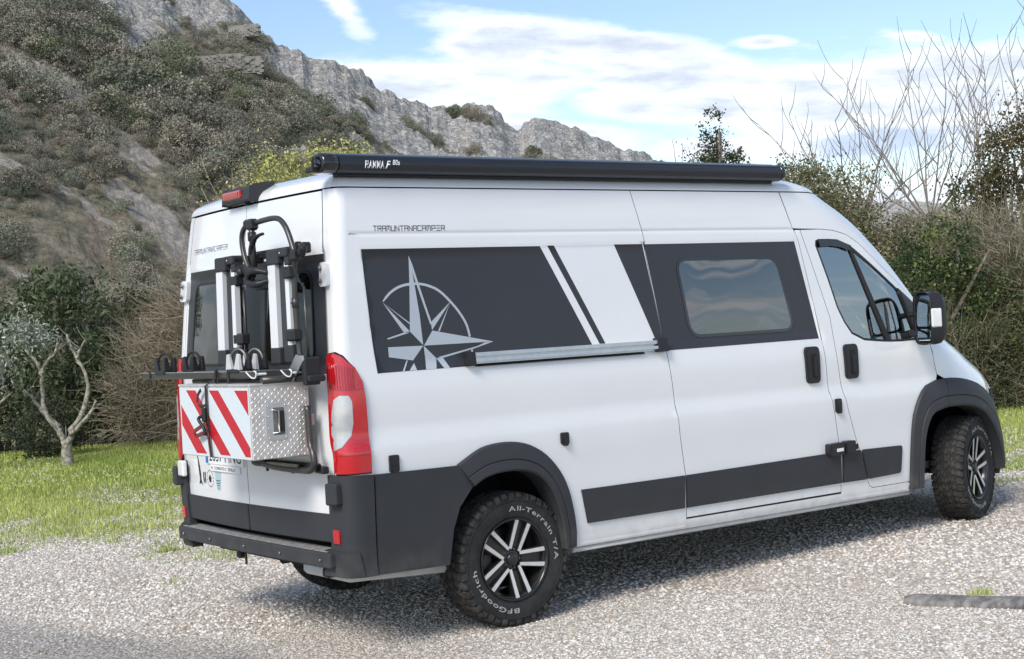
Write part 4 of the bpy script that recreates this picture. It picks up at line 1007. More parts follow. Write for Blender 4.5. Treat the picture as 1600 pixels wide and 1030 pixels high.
m=MB(); m.box((-.075,-.60,2.092),(.03,.56,.045),bev=.006); m.box((-.090,-.60,2.108),(.012,.56,.010)); m.box((-.09,-.60,2.080),(.012,.56,.008)); m.box((-.09,-.865,2.095),(.05,.05,.055),bev=.008); m.box((-.10,-.33,2.075),(.08,.05,.05),bev=.008); m.lathe([(0,-.02),(.028,-.018),(.03,.0)],14,'X',c=(-.105,-.835,2.10)); m.parts('upper_door_bracket',TRIM,rack)
# folded wheel channels: U section, white edges, dark throat, black end caps
for (x,yl0,yr0,yl1,yr1) in((-.19,-.052,-.250,-.018,-.226),(-.17,-.625,-.822,-.612,-.820)):
    pc=empty('wheel_channel',parent=rack)
    def q(t,s):     # t 0 top..1 bottom, s 0 left..1 right
        return (yl0+(yl1-yl0)*t)*(1-s)+(yr0+(yr1-yr0)*t)*s
    def slabv(s0,s1,z0,z1,x0,x1,mb):
        t0=(2.095-z1)/.58; t1=(2.095-z0)/.58
        vs=[(x0,q(t0,s0),z1),(x0,q(t0,s1),z1),(x0,q(t1,s1),z0),(x0,q(t1,s0),z0)]+[(x1,q(t0,s0),z1),(x1,q(t0,s1),z1),(x1,q(t1,s1),z0),(x1,q(t1,s0),z0)]
        mb.add(vs,[(0,1,2,3),(4,7,6,5),(0,4,5,1),(1,5,6,2),(2,6,7,3),(3,7,4,0)]); return mb
    slabv(0,.40,1.59,2.03,x-.012,x+.03,MB()).build('white_edge',ALUW,pc); slabv(.80,1.0,1.60,2.03,x+.0,x+.03,MB()).build('white_edge',ALUW,pc)
    slabv(.36,.84,1.535,2.07,x+.012,x+.055,MB()).build('channel_throat',DARKM,pc)
    slabv(-.03,.62,2.02,2.098,x-.020,x+.035,MB()).build('end_cap',PLAST,pc,bev=.01); 
    mm=slabv(.5,1.04,2.055,2.100,x-.012,x+.055,MB()); slabv(.82,1.04,2.01,2.09,x-.004,x+.055,mm); mm.build('end_cap',PLAST,pc,bev=.008)
    slabv(-.02,.45,1.515,1.60,x-.016,x+.035,MB()).build('end_cap',PLAST,pc,bev=.008); slabv(.60,1.05,1.520,1.61,x-.006,x+.04,MB()).build('end_cap',PLAST,pc,bev=.008)
    mm=MB(); mm.lathe([(0,-.004),(.006,-.003),(.006,.0)],8,'X',c=(x-.014,q(.0,.72),2.075)); mm.build('cap_screw',ALU,pc)
# trays
def tray(x,ya,yb,z,name):
    m=MB(); P=[(-.032,.017),(-.032,-.012),(-.022,-.019),(.022,-.019),(.032,-.012),(.032,.017),(.024,.017),(.020,-.008),(-.020,-.008),(-.024,.017)]
    m.prism(P,ya,yb,lambda a,b,h:(x+a,h,z+b)); o=m.build(name,GUN,rack)
    m=MB(); m.prism([(-.027,.0175),(-.034,.019),(-.034,.023),(-.022,.023)],ya,yb,lambda a,b,h:(x+a,h,z+b-.003)); m.build('tray_lip',ALU,rack)
    m=MB(); m.tube(sm3([(x-.034,yb+.10,z+.016),(x-.036,yb+.04,z-.012),(x-.034,yb,z-.014),(x-.033,yb-.012,z+.01),(x-.033,yb+.01,z+.02)]),.004,6); m.box((x,yb+.03,z+.002),(.06,.075,.012),bev=.004); m.parts('tray_end',ALUW,rack)
tray(-.32,.70,-.760,1.470,'wheel_tray'); tray(-.17,.55,-.850,1.468,'wheel_tray')
def holder(x,y,z,light):
    h=empty('wheel_holder',parent=rack); A=PALEM if light else TRIM
    m=MB(); P=[]
    for i in range(13):
        a=PI*i/12; P.append((x+.02*math.cos(a),y-.050*math.cos(a),z+.045+.062*math.sin(a)))
    m.tube(P,.0075,6,flat=2.4 if False else 1); m.build('wheel_strap',STRAPM if not light else STEEL,h)
    for s in(-1,1):
        for dx_ in(-.028,.028):
            m=MB(); m.add([(x+dx_-.012,y+s*.012,z),(x+dx_+.012,y+s*.012,z),(x+dx_+.012,y+s*.078,z),(x+dx_-.012,y+s*.078,z),
                 (x+dx_-.008,y+s*.048,z+.085),(x+dx_+.008,y+s*.048,z+.085),(x+dx_+.008,y+s*.072,z+.080),(x+dx_-.008,y+s*.072,z+.080)],
                 [f if s>0 else f[::-1] for f in [(3,2,1,0),(4,5,6,7),(0,1,5,4),(1,2,6,5),(2,3,7,6),(3,0,4,7)]])
            m.build('holder_wing',TRIM if dx_>0 else A,h,bev=.004)
    m=MB(); m.box((x,y,z-.002),(.085,.13,.02),bev=.005); m.build('holder_base',TRIM,h)
holder(-.32,.43,1.490,False); holder(-.32,-.515,1.495,True); holder(-.17,.385,1.488,False); holder(-.17,-.40,1.490,True)
for (x,y) in((-.355,.575),(-.355,-.318),(-.355,-.45)):
    m=MB(); m.box((x,y,1.462),(.006,.022,.085),bev=.002); m.build('tray_strap',STRAPM,rack)
m=MB(); m.tube([(-.25,.20,1.434),(-.25,-.05,1.434)],.017,12); m.tube([(-.25,-.09,1.434),(-.25,-.80,1.434)],.019,12); m.tube([(-.12,-.80,1.44),(-.34,-.80,1.44)],.02,8); m.parts('support_tube',GUN,rack)
m=MB(); m.tube([(-.25,-.045,1.434),(-.25,-.095,1.434)],.014,12); m.build('tube_joint',ALU,rack)
m=MB(); fr=lambda a,b,h:(h,a,b)
m.prism([(-.885,1.555),(-.940,1.555),(-.946,1.530),(-.815,1.424),(-.730,1.424)],-.180,-.172,fr); m.prism([(-.860,1.56),(-.885,1.56),(-.74,1.43),(-.72,1.43)],-.16,-.175,fr); m.parts('silver_bracket',ALU,rack,bev=.002)
m=MB(); m.box((-.13,-.93,1.475),(.09,.035,.14),bev=.008); m.box((-.12,-.90,1.438),(.10,.15,.035),bev=.008); m.parts('lower_door_bracket',TRIM,rack)
m=MB(); m.box((-.085,-.52,.985),(.035,.70,.040),bev=.006); m.box((-.065,-.86,.972),(.04,.12,.036),rot=(R_(-8),'Z'),bev=.006); m.box((-.10,-.26,.998),(.05,.15,.050),bev=.008)
for y in(-.33,-.62): m.tube([(-.10,y,.975),(-.10,y,.945)],.008,6)
m.parts('foot_bar',TRIM,rack)
m=MB(); m.tube(sm3([(-.11,-.835,1.30),(-.115,-.85,1.12),(-.12,-.885,1.06),(-.122,-.895,1.01),(-.122,-.86,.978),(-.122,-.78,.970),(-.122,-.5,.973),(-.12,-.33,.985)]),.0175,10); m.build('lower_hoop',GUN,rack)
m=MB(); m.box((-.127,-.56,.992),(.012,.34,.016)); m.build('foot_bar_strip',STEEL,rack)
# ------------------------------------------------------------------ aluminium box on the rack
BX0,BX1,BY0,BY1,BZ0,BZ1=-.410,-.082,-.803,.050,1.048,1.418
tb=empty('storage_box',(0,0,0),(0,VK,0)); tag(tb,'diamond plate aluminium box with red and white striped warning sheet behind the van','storage box')
def platemat():
    m=bpy.data.materials.new('diamond_plate'); m.use_nodes=True; nt=m.node_tree; b=nt.nodes['Principled BSDF']
    b.inputs['Metallic'].default_value=.6; b.inputs['Roughness'].default_value=.42; b.inputs['Base Color'].default_value=(.60,.575,.54,1)
    tcn=nt.nodes.new('ShaderNodeTexCoord'); n=noise(nt,tcn.outputs['Object'],14,4,.6); nt.links.new(mixc(nt,n.step(.3,.7),(.60,.57,.53),(.76,.73,.69)),b.inputs['Base Color']); return m
DPL=platemat()
m=MB(); m.box(((BX0+BX1)/2,(BY0+BY1)/2,(BZ0+BZ1)/2),(BX1-BX0,BY1-BY0,BZ1-BZ0),bev=.003); m.build('box_body',DPL,tb)
m=MB(); m.box(((BX0+BX1)/2,(BY0+BY1)/2,BZ1+.003),(BX1-BX0+.008,BY1-BY0+.008,.012),bev=.003); m.build('box_lid',DPL,tb)
def lug(mb,fr,cx,cy,ang,l=.0125,w=.0034,h=.0026):
    c,s=math.cos(ang),math.sin(ang); P=[(-l,0),(0,-w),(l,0),(0,w)]
    vs=[fr(cx+a*c-b*s,cy+a*s+b*c,0) for a,b in P]+[fr(cx,cy,h)]
    mb.add(vs,[(0,1,4),(1,2,4),(2,3,4),(3,0,4)])
m=MB(); st_=.0185
frS=lambda a,b,h:(a,BY0-h-.0002,b); frR=lambda a,b,h:(BX0-h-.0028,-a,b); frRb=lambda a,b,h:(BX0-h-.0002,-a,b)
def lugs(fr,a0,a1,z0,z1,mb,skip=None):
    i=0; a=a0
    while a<a1:
        j=0; z=z0
        while z<z1:
            if not(skip and skip(a,z)): lug(mb,fr,a,z,R_(45) if (i+j)%2 else R_(-45+0))
            z+=st_; j+=1
        a+=st_; i+=1
lugs(frS,BX0+.012,BX1-.008,BZ0+.012,BZ1-.008,m,lambda a,z:-.332<a<-.212 and 1.135<z<1.330)
lg=m.build('raised_lugs',DPL,tb); lg['kind']='stuff'
# handle on the side
hd=empty('side_handle',parent=tb)
y=BY0; hfr=lambda a,b,h:(a,y-h,b)
m=MB(); m.prism(rrect(-.328,1.140,-.216,1.325,.018,4),0,.0035,hfr); m.build('handle_plate',ALU,hd)
m=MB(); m.prism(rrect(-.290,1.165,-.228,1.302,.006,2),.0036,.0046,hfr); m.build('handle_well',STEEL,hd)
m=MB(); m.prism(rrect(-.250,1.180,-.232,1.285,.004,2),.005,.014,hfr); m.build('handle_grip',TRIM,hd)
m=MB(); m.tube([(-.30,y-.008,1.175),(-.262,y-.010,1.178),(-.262,y-.010,1.288),(-.30,y-.008,1.292)],.0045,6); m.build('handle_bail',ALU,hd)
for (a,b) in((-.316,1.152),(-.316,1.20),(-.316,1.26),(-.316,1.312),(-.222,1.152),(-.222,1.312)):
    m=MB(); m.lathe([(0,-.004),(.0035,-.003),(.0045,0)],8,'Y',c=(a,y-.0035,b)); m.build('rivet',ALU,hd)
m=MB(); m.box((-.088,BY0-.012,1.23),(.035,.03,.06),bev=.004); m.build('box_latch',ALU,tb)
# warning sheet
ws_=empty('warning_sheet',parent=tb)
sx0,sx1,sz0,sz1=-.040,.795,1.052,1.408
sfr=lambda a,b,h:(BX0-h,-a,b)
m=MB(); m.prism([(sx0,sz0),(sx1,sz0),(sx1,sz1),(sx0,sz1)],.0005,.0022,sfr); m.build('sheet_backing',SIGNW,ws_)
def clipx(P,f):
    o=[]
    for i in range(len(P)):
        a,b=P[i-1],P[i]; fa,fb=f(a),f(b)
        if (fa>=0)!=(fb>=0): t=fa/(fa-fb); o.append((a[0]+(b[0]-a[0])*t,a[1]+(b[1]-a[1])*t))
        if fb>=0: o.append(b)
    return o
pad=.012; slope=(.432-.025-.0)/.37
for (a0,a1) in((-.42,-.30),(-.10+.0,.0+.0),(.030,.145),(.322,.428),(.625,.765)):
    pass
for (a0,a1) in((-.262,-.135),(.032,.150),(.320,.432),(.620,.775)):
    P=[(a0,sz1),(a1,sz1),(a1+.420,sz0),(a0+.420,sz0)]
    for f in(lambda p:p[0]-(sx0+pad),lambda p:(sx1-pad)-p[0],lambda p:p[1]-(sz0+pad),lambda p:(sz1-pad)-p[1]): P=clipx(P,f) if P else P
    if P:
        P=P if area(P)>0 else P[::-1]; m=MB(); m.prism(P,.0023,.0027,sfr); m.build('red_stripe',SIGNR,ws_)
m=MB(); lugs(frR,sx0+.015,sx1-.008,sz0+.015,sz1-.01,m)
# the embossing of the plate shows through the sheet
em_=m.build('embossing',SIGNW,ws_); em_['kind']='stuff'
bpy.data.objects.remove(em_)
# strap
sp_=empty('tie_down_strap',(0,0,0),(0,VK,0)); tag(sp_,'black and dark red webbing strap tied over the striped box','strap')
def ribbon(mb,P,w,th=.002,side=(0,1,0)):
    P=[Vector(p) for p in P]; vs=[]
    for i,p in enumerate(P):
        t=(P[min(i+1,len(P)-1)]-P[max(i-1,0)]).normalized(); s=t.cross(Vector((1,0,0))); s=s.normalized() if s.length>.1 else Vector(side); n_=t.cross(s).normalized()
        for a,b in((-1,-1),(1,-1),(1,1),(-1,1)): vs.append(p+s*(w/2*a)+n_*(th/2*b))
    k=len(P); mb.add(vs,[(4*i+j,4*i+(j+1)%4,4*i+4+(j+1)%4,4*i+4+j) for i in range(k-1) for j in range(4)]+[(3,2,1,0),(4*k-4,4*k-3,4*k-2,4*k-1)])
m=MB(); ribbon(m,[(-.362,-.318,1.500),(-.372,-.316,1.45),(-.422,-.316,1.42),(-.424,-.317,1.30),(-.424,-.325,1.18),(-.424,-.345,1.052),(-.40,-.347,1.045),(-.20,-.35,1.044)],.022); m.build('strap_webbing',STRAPM,sp_)
m=MB(); ribbon(m,sm3([(-.436,-.29,1.40),(-.438,-.255,1.375),(-.436,-.235,1.335)]),.020); m.build('loose_end',STRAPM,sp_)
m=MB(); ribbon(m,sm3([(-.430,-.235,1.325),(-.437,-.28,1.312),(-.430,-.315,1.32)]),.014); m.box((-.434,-.305,1.27),(.018,.034,.075),bev=.006); m.tube(sm3([(-.43,-.31,1.27),(-.45,-.27,1.25),(-.44,-.31,1.20),(-.45,-.335,1.17)]),.009,6); m.parts('strap_buckle',TRIM,sp_)
m=MB(); ribbon(m,sm3([(-.434,-.325,1.225),(-.445,-.27,1.205),(-.452,-.215,1.18),(-.445,-.225,1.160),(-.438,-.30,1.175),(-.430,-.35,1.165)]),.022); ribbon(m,[(-.428,-.320,1.21),(-.427,-.33,1.12),(-.427,-.343,1.06)],.014); m.parts('red_tail',STRAPR,sp_)

# ------------------------------------------------------------------ LANDSCAPE
C0=np.array([CAM[0],CAM[1]])
def _h(ix,iy,s):
    n=(ix.astype(np.int64)*374761393+iy.astype(np.int64)*668265263+s*1442695041)&0x7fffffff
    n=((n^(n>>13))*1274126177)&0x7fffffff; n=(n^(n>>16))&0x7fffffff
    return n/float(0x7fffffff)
def vn(x,y,s=0):
    x=np.asarray(x,float);y=np.asarray(y,float); ix=np.floor(x).astype(np.int64);iy=np.floor(y).astype(np.int64); fx_=x-ix;fy_=y-iy
    fx_=fx_*fx_*(3-2*fx_);fy_=fy_*fy_*(3-2*fy_)
    return (_h(ix,iy,s)*(1-fx_)+_h(ix+1,iy,s)*fx_)*(1-fy_)+(_h(ix,iy+1,s)*(1-fx_)+_h(ix+1,iy+1,s)*fx_)*fy_
def fbm(x,y,o=5,s=0,g=.5):
    a=1.0;t=0;r=0
    for i in range(o):
        r=r+a*vn(x*2**i+17.3*i,y*2**i-9.1*i,s+i); t+=a; a*=g
    return r/t
def ridged(x,y,o=5,s=0):
    a=1.0;t=0;r=0
    for i in range(o):
        r=r+a*(1-np.abs(2*vn(x*2**i+7.7*i,y*2**i+3.1*i,s+i)-1)); t+=a; a*=.55
    return r/t
def npmesh(name,V,F,mat,parent=None,tint=None,smooth=False,attr=None):
    """V (n,3), F (m,k) with constant k"""
    me=bpy.data.meshes.new(name); F=np.asarray(F); k=F.shape[1]
    me.vertices.add(len(V)); me.vertices.foreach_set('co',np.asarray(V,np.float32).ravel())
    me.loops.add(F.size); me.loops.foreach_set('vertex_index',F.astype(np.int32).ravel())
    me.polygons.add(len(F)); me.polygons.foreach_set('loop_start',np.arange(0,F.size,k,dtype=np.int32)); me.polygons.foreach_set('loop_total',np.full(len(F),k,np.int32))
    me.polygons.foreach_set('use_smooth',np.full(len(F),smooth)); me.update(calc_edges=True)
    if tint is not None:
        a=me.color_attributes.new('tint','FLOAT_COLOR','POINT'); a.data.foreach_set('color',np.concatenate([tint,np.ones((len(tint),1))],1).astype(np.float32).ravel())
    for n_,v in (attr or {}).items():
        a=me.attributes.new(n_,'FLOAT','POINT'); a.data.foreach_set('value',np.asarray(v,np.float32))
    me.materials.append(mat); o=bpy.data.objects.new(name,me); COL.objects.link(o); o.parent=parent; return o
def leafmat(name,transl=.25,rough=.6):
    m=bpy.data.materials.new(name); m.use_nodes=True; nt=m.node_tree; b=nt.nodes['Principled BSDF']; out=nt.nodes['Material Output']
    at=nt.nodes.new('ShaderNodeAttribute'); at.attribute_name='tint'; nt.links.new(at.outputs['Color'],b.inputs['Base Color'])
    b.inputs['Roughness'].default_value=rough; b.inputs['Specular IOR Level'].default_value=.25
    t=nt.nodes.new('ShaderNodeBsdfTranslucent'); nt.links.new(at.outputs['Color'],t.inputs[0]); mx=nt.nodes.new('ShaderNodeMixShader'); mx.inputs[0].default_value=transl
    nt.links.new(b.outputs[0],mx.inputs[1]); nt.links.new(t.outputs[0],mx.inputs[2]); nt.links.new(mx.outputs[0],out.inputs[0]); return m
LEAF=leafmat('foliage'); TWIG=leafmat('twigs',.0,.8); ROCKLEAF=leafmat('hill_shrub',.12,.7)
BARK=pmat('bark',(.17,.145,.115),.85,var=.35,vscale=12,bump=.6,bscale=40,bdist=.01)
BARKL=pmat('lichen_bark',(.27,.25,.20),.85,var=.6,vscale=18,bump=.6,bscale=45,bdist=.01)
TWIGD=pmat('dark_twig_bark',(.23,.205,.18),.8,var=.25)
TWIGP=pmat('pale_twig_bark',(.36,.31,.20),.8,var=.25)
# ---- ground
gv=np.array([.589,.808])
def grassiness(x,y):
    p=x*gv[0]+y*gv[1]; q=-x*gv[1]+y*gv[0]
    n=fbm(x*.55,y*.55,4,11)-.5; n2=fbm(x*2.2,y*2.2,4,21)-.5
    g=np.clip((p-4.2+n*5.0+n2*5.0)/3.2+.30,0,1)
    far=np.clip((p-7.0)/3.0,0,1)
    return np.clip(g*(.62+.38*far)+far*.35,0,1)
def roadness(x,y):
    return np.clip(((-.16-.29*y+ (fbm(x*1.7,y*1.7,4,31)-.5)*.5)-x)/.35,0,1)
def gz(x,y):
    return (fbm(x*.35,y*.35,3,41)-.5)*.02*np.clip((np.hypot(x-3,y)-4)/6,0,1)+(fbm(x*2,y*2,3,42)-.5)*.010
def groundmat():
    m=bpy.data.materials.new('pale_gravel_ground'); m.use_nodes=True; nt=m.node_tree; b=nt.nodes['Principled BSDF']; b.inputs['Roughness'].default_value=.9; b.inputs['Specular IOR Level'].default_value=.15
    tcn=nt.nodes.new('ShaderNodeTexCoord'); v=tcn.outputs['Object']
    A=lambda n:NX(nt,[setattr(q,'attribute_name',n) or q for q in [nt.nodes.new('ShaderNodeAttribute')]][0].outputs['Fac'])
    gr=A('grass'); rd=A('road')
    vc=nt.nodes.new('ShaderNodeTexVoronoi'); vc.inputs['Scale'].default_value=62; nt.links.new(v,vc.inputs['Vector'])
    sx,sy,sz=[NX(nt,nt.nodes.new('ShaderNodeSeparateColor').outputs[0])]*3
    sc=nt.nodes.new('ShaderNodeSeparateColor'); nt.links.new(vc.outputs['Color'],sc.inputs[0]); r0=NX(nt,sc.outputs[0]); r1=NX(nt,sc.outputs[1])
    stone=mixc(nt,r0.step(.15,.95),(.42,.38,.33),(.78,.74,.68)); stone=mixc(nt,(r1-.7).step(0,.3)*.6,stone,(.34,.27,.20))
    d=NX(nt,vc.outputs['Distance']); stone=mixc(nt,d.step(.45,.85)*.55,stone,(.24,.21,.175))
    big=noise(nt,v,.55,5,.6); stone=mixc(nt,big.step(.45,.70)*.45,stone,(.27,.23,.19))
    asp=mixc(nt,r0.step(.35,1),(.24,.225,.205),(.44,.415,.385))
    soil=mixc(nt,noise(nt,v,3,6,.6).step(.35,.65),(.19,.21,.08),(.31,.29,.16))
    c=mixc(nt,rd*.85,stone,asp); c=mixc(nt,(gr-noise(nt,v,7,5,.6)*.5+.15).step(.15,.6),c,soil)
    nt.links.new(c,b.inputs['Base Color'])
    bn=nt.nodes.new('ShaderNodeBump'); bn.inputs['Strength'].default_value=.9; bn.inputs['Distance'].default_value=.010; nt.links.new(((1.0-d)*1.0).k,bn.inputs['Height']); nt.links.new(bn.outputs[0],b.inputs['Normal'])
    return m
GM=groundmat()
def polar_sheet(name,d,a,zf,mat,attrs=True):
    D,A=np.meshgrid(d,a,indexing='ij'); x=C0[0]+D*np.cos(A); y=C0[1]+D*np.sin(A); z=zf(x,y,D,A)
    V=np.stack([x,y,z],-1).reshape(-1,3); n,k=D.shape; i=np.arange(n-1)[:,None]*k+np.arange(k-1)[None]; F=np.stack([i,i+k,i+k+1,i+1],-1).reshape(-1,4)
    at={'grass':grassiness(x,y).ravel(),'road':roadness(x,y).ravel()} if attrs else None
    return npmesh(name,V,F,mat,attr=at,smooth=True)
d_=np.concatenate([np.linspace(.0,2,6)[1:],np.linspace(2.2,18,170),np.geomspace(18.5,1500,40)]); a_=np.radians(np.linspace(-20,125,330))
def gzf(x,y,D,A):
    z=gz(x,y); f=np.clip((D-24)/30,0,1); return z-f*.8-np.clip((D-300)/500,0,1)*2
tag(polar_sheet('ground',d_,a_,gzf,GM),kind='structure')
a2=np.radians(np.linspace(125,340,60)); tag(polar_sheet('ground',np.array([.35,1,2,4,8,20,60,300,1500]),a2,lambda x,y,D,A:gz(x,y)-.0-np.clip((D-300)/500,0,1)*2-np.clip((D-24)/30,0,1)*.8,GM),kind='structure')
# ---- gravel: loose stones
def stonemat():
    m=bpy.data.materials.new('loose_limestone'); m.use_nodes=True; nt=m.node_tree; b=nt.nodes['Principled BSDF']; b.inputs['Roughness'].default_value=.85; b.inputs['Specular IOR Level'].default_value=.2
    oi=nt.nodes.new('ShaderNodeObjectInfo'); r=NX(nt,oi.outputs['Random']); loc=oi.outputs['Location']
    c=mixc(nt,r.step(.0,1.0),(.48,.43,.37),(.80,.755,.69))
    r2=(r*7.31)._m('FRACT'); c=mixc(nt,(r2-.80).step(0,.06)*.8,c,(.34,.26,.19)); c=mixc(nt,(.13-r2).step(0,.05)*.8,c,(.22,.20,.185))
    x,y,z=xyz(nt,loc)
    band=noise(nt,loc,.5,4,.6); c=mixc(nt,band.step(.48,.70)*.5,c,(.46,.395,.335)) 
    rdn=((x*-1.0)-.16-y*.29+(noise(nt,loc,1.7,4,.5)-.5)*.5).step(-.1,.35); c=mixc(nt,rdn*.55,c,(.30,.275,.25))
    nt.links.new(c,b.inputs['Base Color']); return m
STM=stonemat()
def gn_gravel(name,d0,d1,az0,az1,dens,smin,smax,seed):
    d=np.linspace(d0,d1,60); a=np.radians(np.linspace(az0,az1,90)); D,A=np.meshgrid(d,a,indexing='ij'); x=C0[0]+D*np.cos(A); y=C0[1]+D*np.sin(A)
    V=np.stack([x,y,gz(x,y)],-1).reshape(-1,3); n,k=D.shape; i=np.arange(n-1)[:,None]*k+np.arange(k-1)[None]; F=np.stack([i,i+k,i+k+1,i+1],-1).reshape(-1,4)
    g=grassiness(x,y); rd=roadness(x,y); f=np.clip(1-g*.80,0.08,1)*(1-.72*rd)*(.65+.6*fbm(x*1.3,y*1.3,3,77))
    o=npmesh(name,V,F,STM,attr={'dens':(f*dens).ravel()})
    ng=bpy.data.node_groups.new(name,'GeometryNodeTree'); ng.interface.new_socket('Geometry',in_out='INPUT',socket_type='NodeSocketGeometry'); ng.interface.new_socket('Geometry',in_out='OUTPUT',socket_type='NodeSocketGeometry')
    N=ng.nodes.new; L=ng.links.new; gi=N('NodeGroupInput'); go=N('NodeGroupOutput')
    dp=N('GeometryNodeDistributePointsOnFaces'); na=N('GeometryNodeInputNamedAttribute'); na.data_type='FLOAT'; na.inputs['Name'].default_value='dens'
    L(gi.outputs[0],dp.inputs['Mesh']); L(na.outputs['Attribute'],dp.inputs['Density']); dp.inputs['Seed'].default_value=seed
    ico=N('GeometryNodeMeshIcoSphere'); ico.inputs['Radius'].default_value=.5; ico.inputs['Subdivisions'].default_value=1
    sm=N('GeometryNodeSetMaterial'); sm.inputs['Material'].default_value=STM; L(ico.outputs['Mesh'],sm.inputs['Geometry'])
    ip=N('GeometryNodeInstanceOnPoints'); L(dp.outputs['Points'],ip.inputs['Points']); L(sm.outputs[0],ip.inputs['Instance'])
    rv=N('FunctionNodeRandomValue'); rv.data_type='FLOAT_VECTOR'; rv.inputs[0].default_value=(smin,smin,smin*.55); rv.inputs[1].default_value=(smax,smax*.85,smax*.65); rv.inputs['Seed'].default_value=seed+5
    rr=N('FunctionNodeRandomValue'); rr.data_type='FLOAT_VECTOR'; rr.inputs[0].default_value=(-.5,-.5,0); rr.inputs[1].default_value=(.5,.5,6.28); rr.inputs['Seed'].default_value=seed+9
    L(rv.outputs[0],ip.inputs['Scale']); L(rr.outputs[0],ip.inputs['Rotation']); L(ip.outputs[0],go.inputs[0])
    mo=o.modifiers.new('gravel','NODES'); mo.node_group=ng; return o
G1=gn_gravel('gravel',2.6,8.5,26,82,3300,.007,.022,1); tag(G1,'pale crushed limestone gravel in the foreground','gravel',kind='stuff')
G2=gn_gravel('gravel',8.5,18,28,80,1300,.012,.034,2); tag(G2,'pale crushed limestone gravel beyond the van','gravel',kind='stuff')
G3=gn_gravel('gravel',2.6,12,26,82,9,.03,.055,3); tag(G3,'scattered larger limestone stones among the gravel','gravel',kind='stuff')
# ---- grass
def grass(name,d0,d1,az0,az1,n,hmin,hmax,w,seed,thr=0.0,maskf=None):
    r=np.random.default_rng(seed); d=np.sqrt(r.uniform(d0**2,d1**2,n)); a=np.radians(r.uniform(az0,az1,n)); x=C0[0]+d*np.cos(a); y=C0[1]+d*np.sin(a)
    g=(maskf or grassiness)(x,y); cl=fbm(x*3.1,y*3.1,4,91); pt=np.clip((fbm(x*1.4,y*1.4,4,97)-.34)/.14,.30,1); k=(g*(.35+1.1*cl)*pt>r.uniform(.06,.80,n)); x=x[k];y=y[k];d=d[k];g=g[k]; n=len(x)
    h=r.uniform(hmin,hmax,n)*(.45+1.1*fbm(x*1.1,y*1.1,3,93))*(.6+.5*g); th=r.uniform(0,2*np.pi,n); lean=r.uniform(-.35,.35,(n,2))*h[:,None]
    ww=w*r.uniform(.6,1.3,n)*np.clip(d/12,.6,1.6); z=gz(x,y)-.005
    b0=np.stack([x-np.cos(th)*ww/2,y-np.sin(th)*ww/2,z],-1); b1=np.stack([x+np.cos(th)*ww/2,y+np.sin(th)*ww/2,z],-1); t=np.stack([x+lean[:,0],y+lean[:,1],z+h],-1)
    V=np.stack([b0,b1,t],1).reshape(-1,3); F=np.arange(3*n).reshape(-1,3)
    c=fbm(x*.8,y*.8,4,95)[:,None]; q=r.uniform(0,1,(n,1)); col=np.array([.25,.34,.07])*(1-c)+np.array([.52,.56,.18])*c; col=col*(.6+.8*q)+np.where(q>.86,1,0)*np.array([.16,.12,.04])
    return npmesh(name,V,F,LEAF,tint=np.repeat(col,3,0))
g=grass('grass',9,24,50,80,420000,.02,.075,.010,5); tag(g,'bright green grass with gravel showing through on the left','grass',kind='stuff')
g=grass('grass',11,26,28,48,220000,.02,.08,.010,6); tag(g,'bright green grass behind the front of the van','grass',kind='stuff')
tufts=[(2.99,-2.50,.11,.07),(.94,3.55,.13,.06),(.36,2.13,.12,.04),(3.12,-2.75,.10,.05)]
def tm_(x,y):
    m=np.zeros_like(x)
    for a,b,r1,r2 in tufts: m=np.maximum(m,np.clip(1.15-np.hypot((x-a)/r1,(y-b)/r2),0,1))
    return m
g=grass('grass',5,14,30,75,900000,.03,.07,.007,8,maskf=tm_); tag(g,'small green weeds sprouting through the gravel','grass',kind='stuff')
# little daisies
r=np.random.default_rng(12); n=1200; d=r.uniform(18,22.5,n); a=np.radians(np.concatenate([r.uniform(61,76,n-300),r.uniform(33,40,300)])); x=C0[0]+d*np.cos(a); y=C0[1]+d*np.sin(a); k=fbm(x*.7,y*.7,3,55)>.5; x=x[k];y=y[k]; n=len(x); s=.010; z=gz(x,y)+r.uniform(.03,.07,n)
V=np.stack([np.stack([x+dx_*s,y+dy_*s,z+dz_*s],-1) for dx_,dy_,dz_ in((-.8,.5,-.6),(.8,-.5,-.6),(.8,-.3,.8),(-.8,.6,.8))],1).reshape(-1,3)
col=np.where(r.uniform(0,1,(n,1))>.45,np.array([[.62,.58,.25]]),np.array([[.62,.62,.55]])); o=npmesh('wild_flowers',V,np.arange(4*n).reshape(-1,4),LEAF,tint=np.repeat(col,4,0)); tag(o,'tiny pale yellow wild flowers dotted over the grass','flowers',kind='stuff')
# ---- half-buried kerb stone
m=MB(); P=[(0,.02),(.10,.085),(.35,.10),(1.1,.11),(1.75,.10),(1.75,-.09),(.9,-.105),(.30,-.10),(.05,-.06)]
vs=[];n=len(P)
for (k,zz) in((1.0,-.03),(1.0,.018),(.96,.034),(.80,.040)):
    for a,b in P: vs.append((.875+(a-.875)*(1-(1-k)*.35),b*k,zz+.006*math.sin(a*7+b*20)))
m.add(vs,[(i*n+j,i*n+(j+1)%n,(i+1)*n+(j+1)%n,(i+1)*n+j)[::-1] for i in range(3) for j in range(n)]+[tuple(range(3*n,4*n))[::-1]],True)
KS=pmat('grey_slab_stone',(.21,.195,.18),.9,var=.45,vscale=9,bump=.7,bscale=35,bdist=.006)
o=m.build('stone_slab',KS); o.location=(2.62,-2.28,0); o.rotation_euler=(0,0,math.atan2(-.57,.26)); o.scale=(.37,.95,.75); tag(o,'flat dark grey stone slab half sunk in the gravel','stone slab')
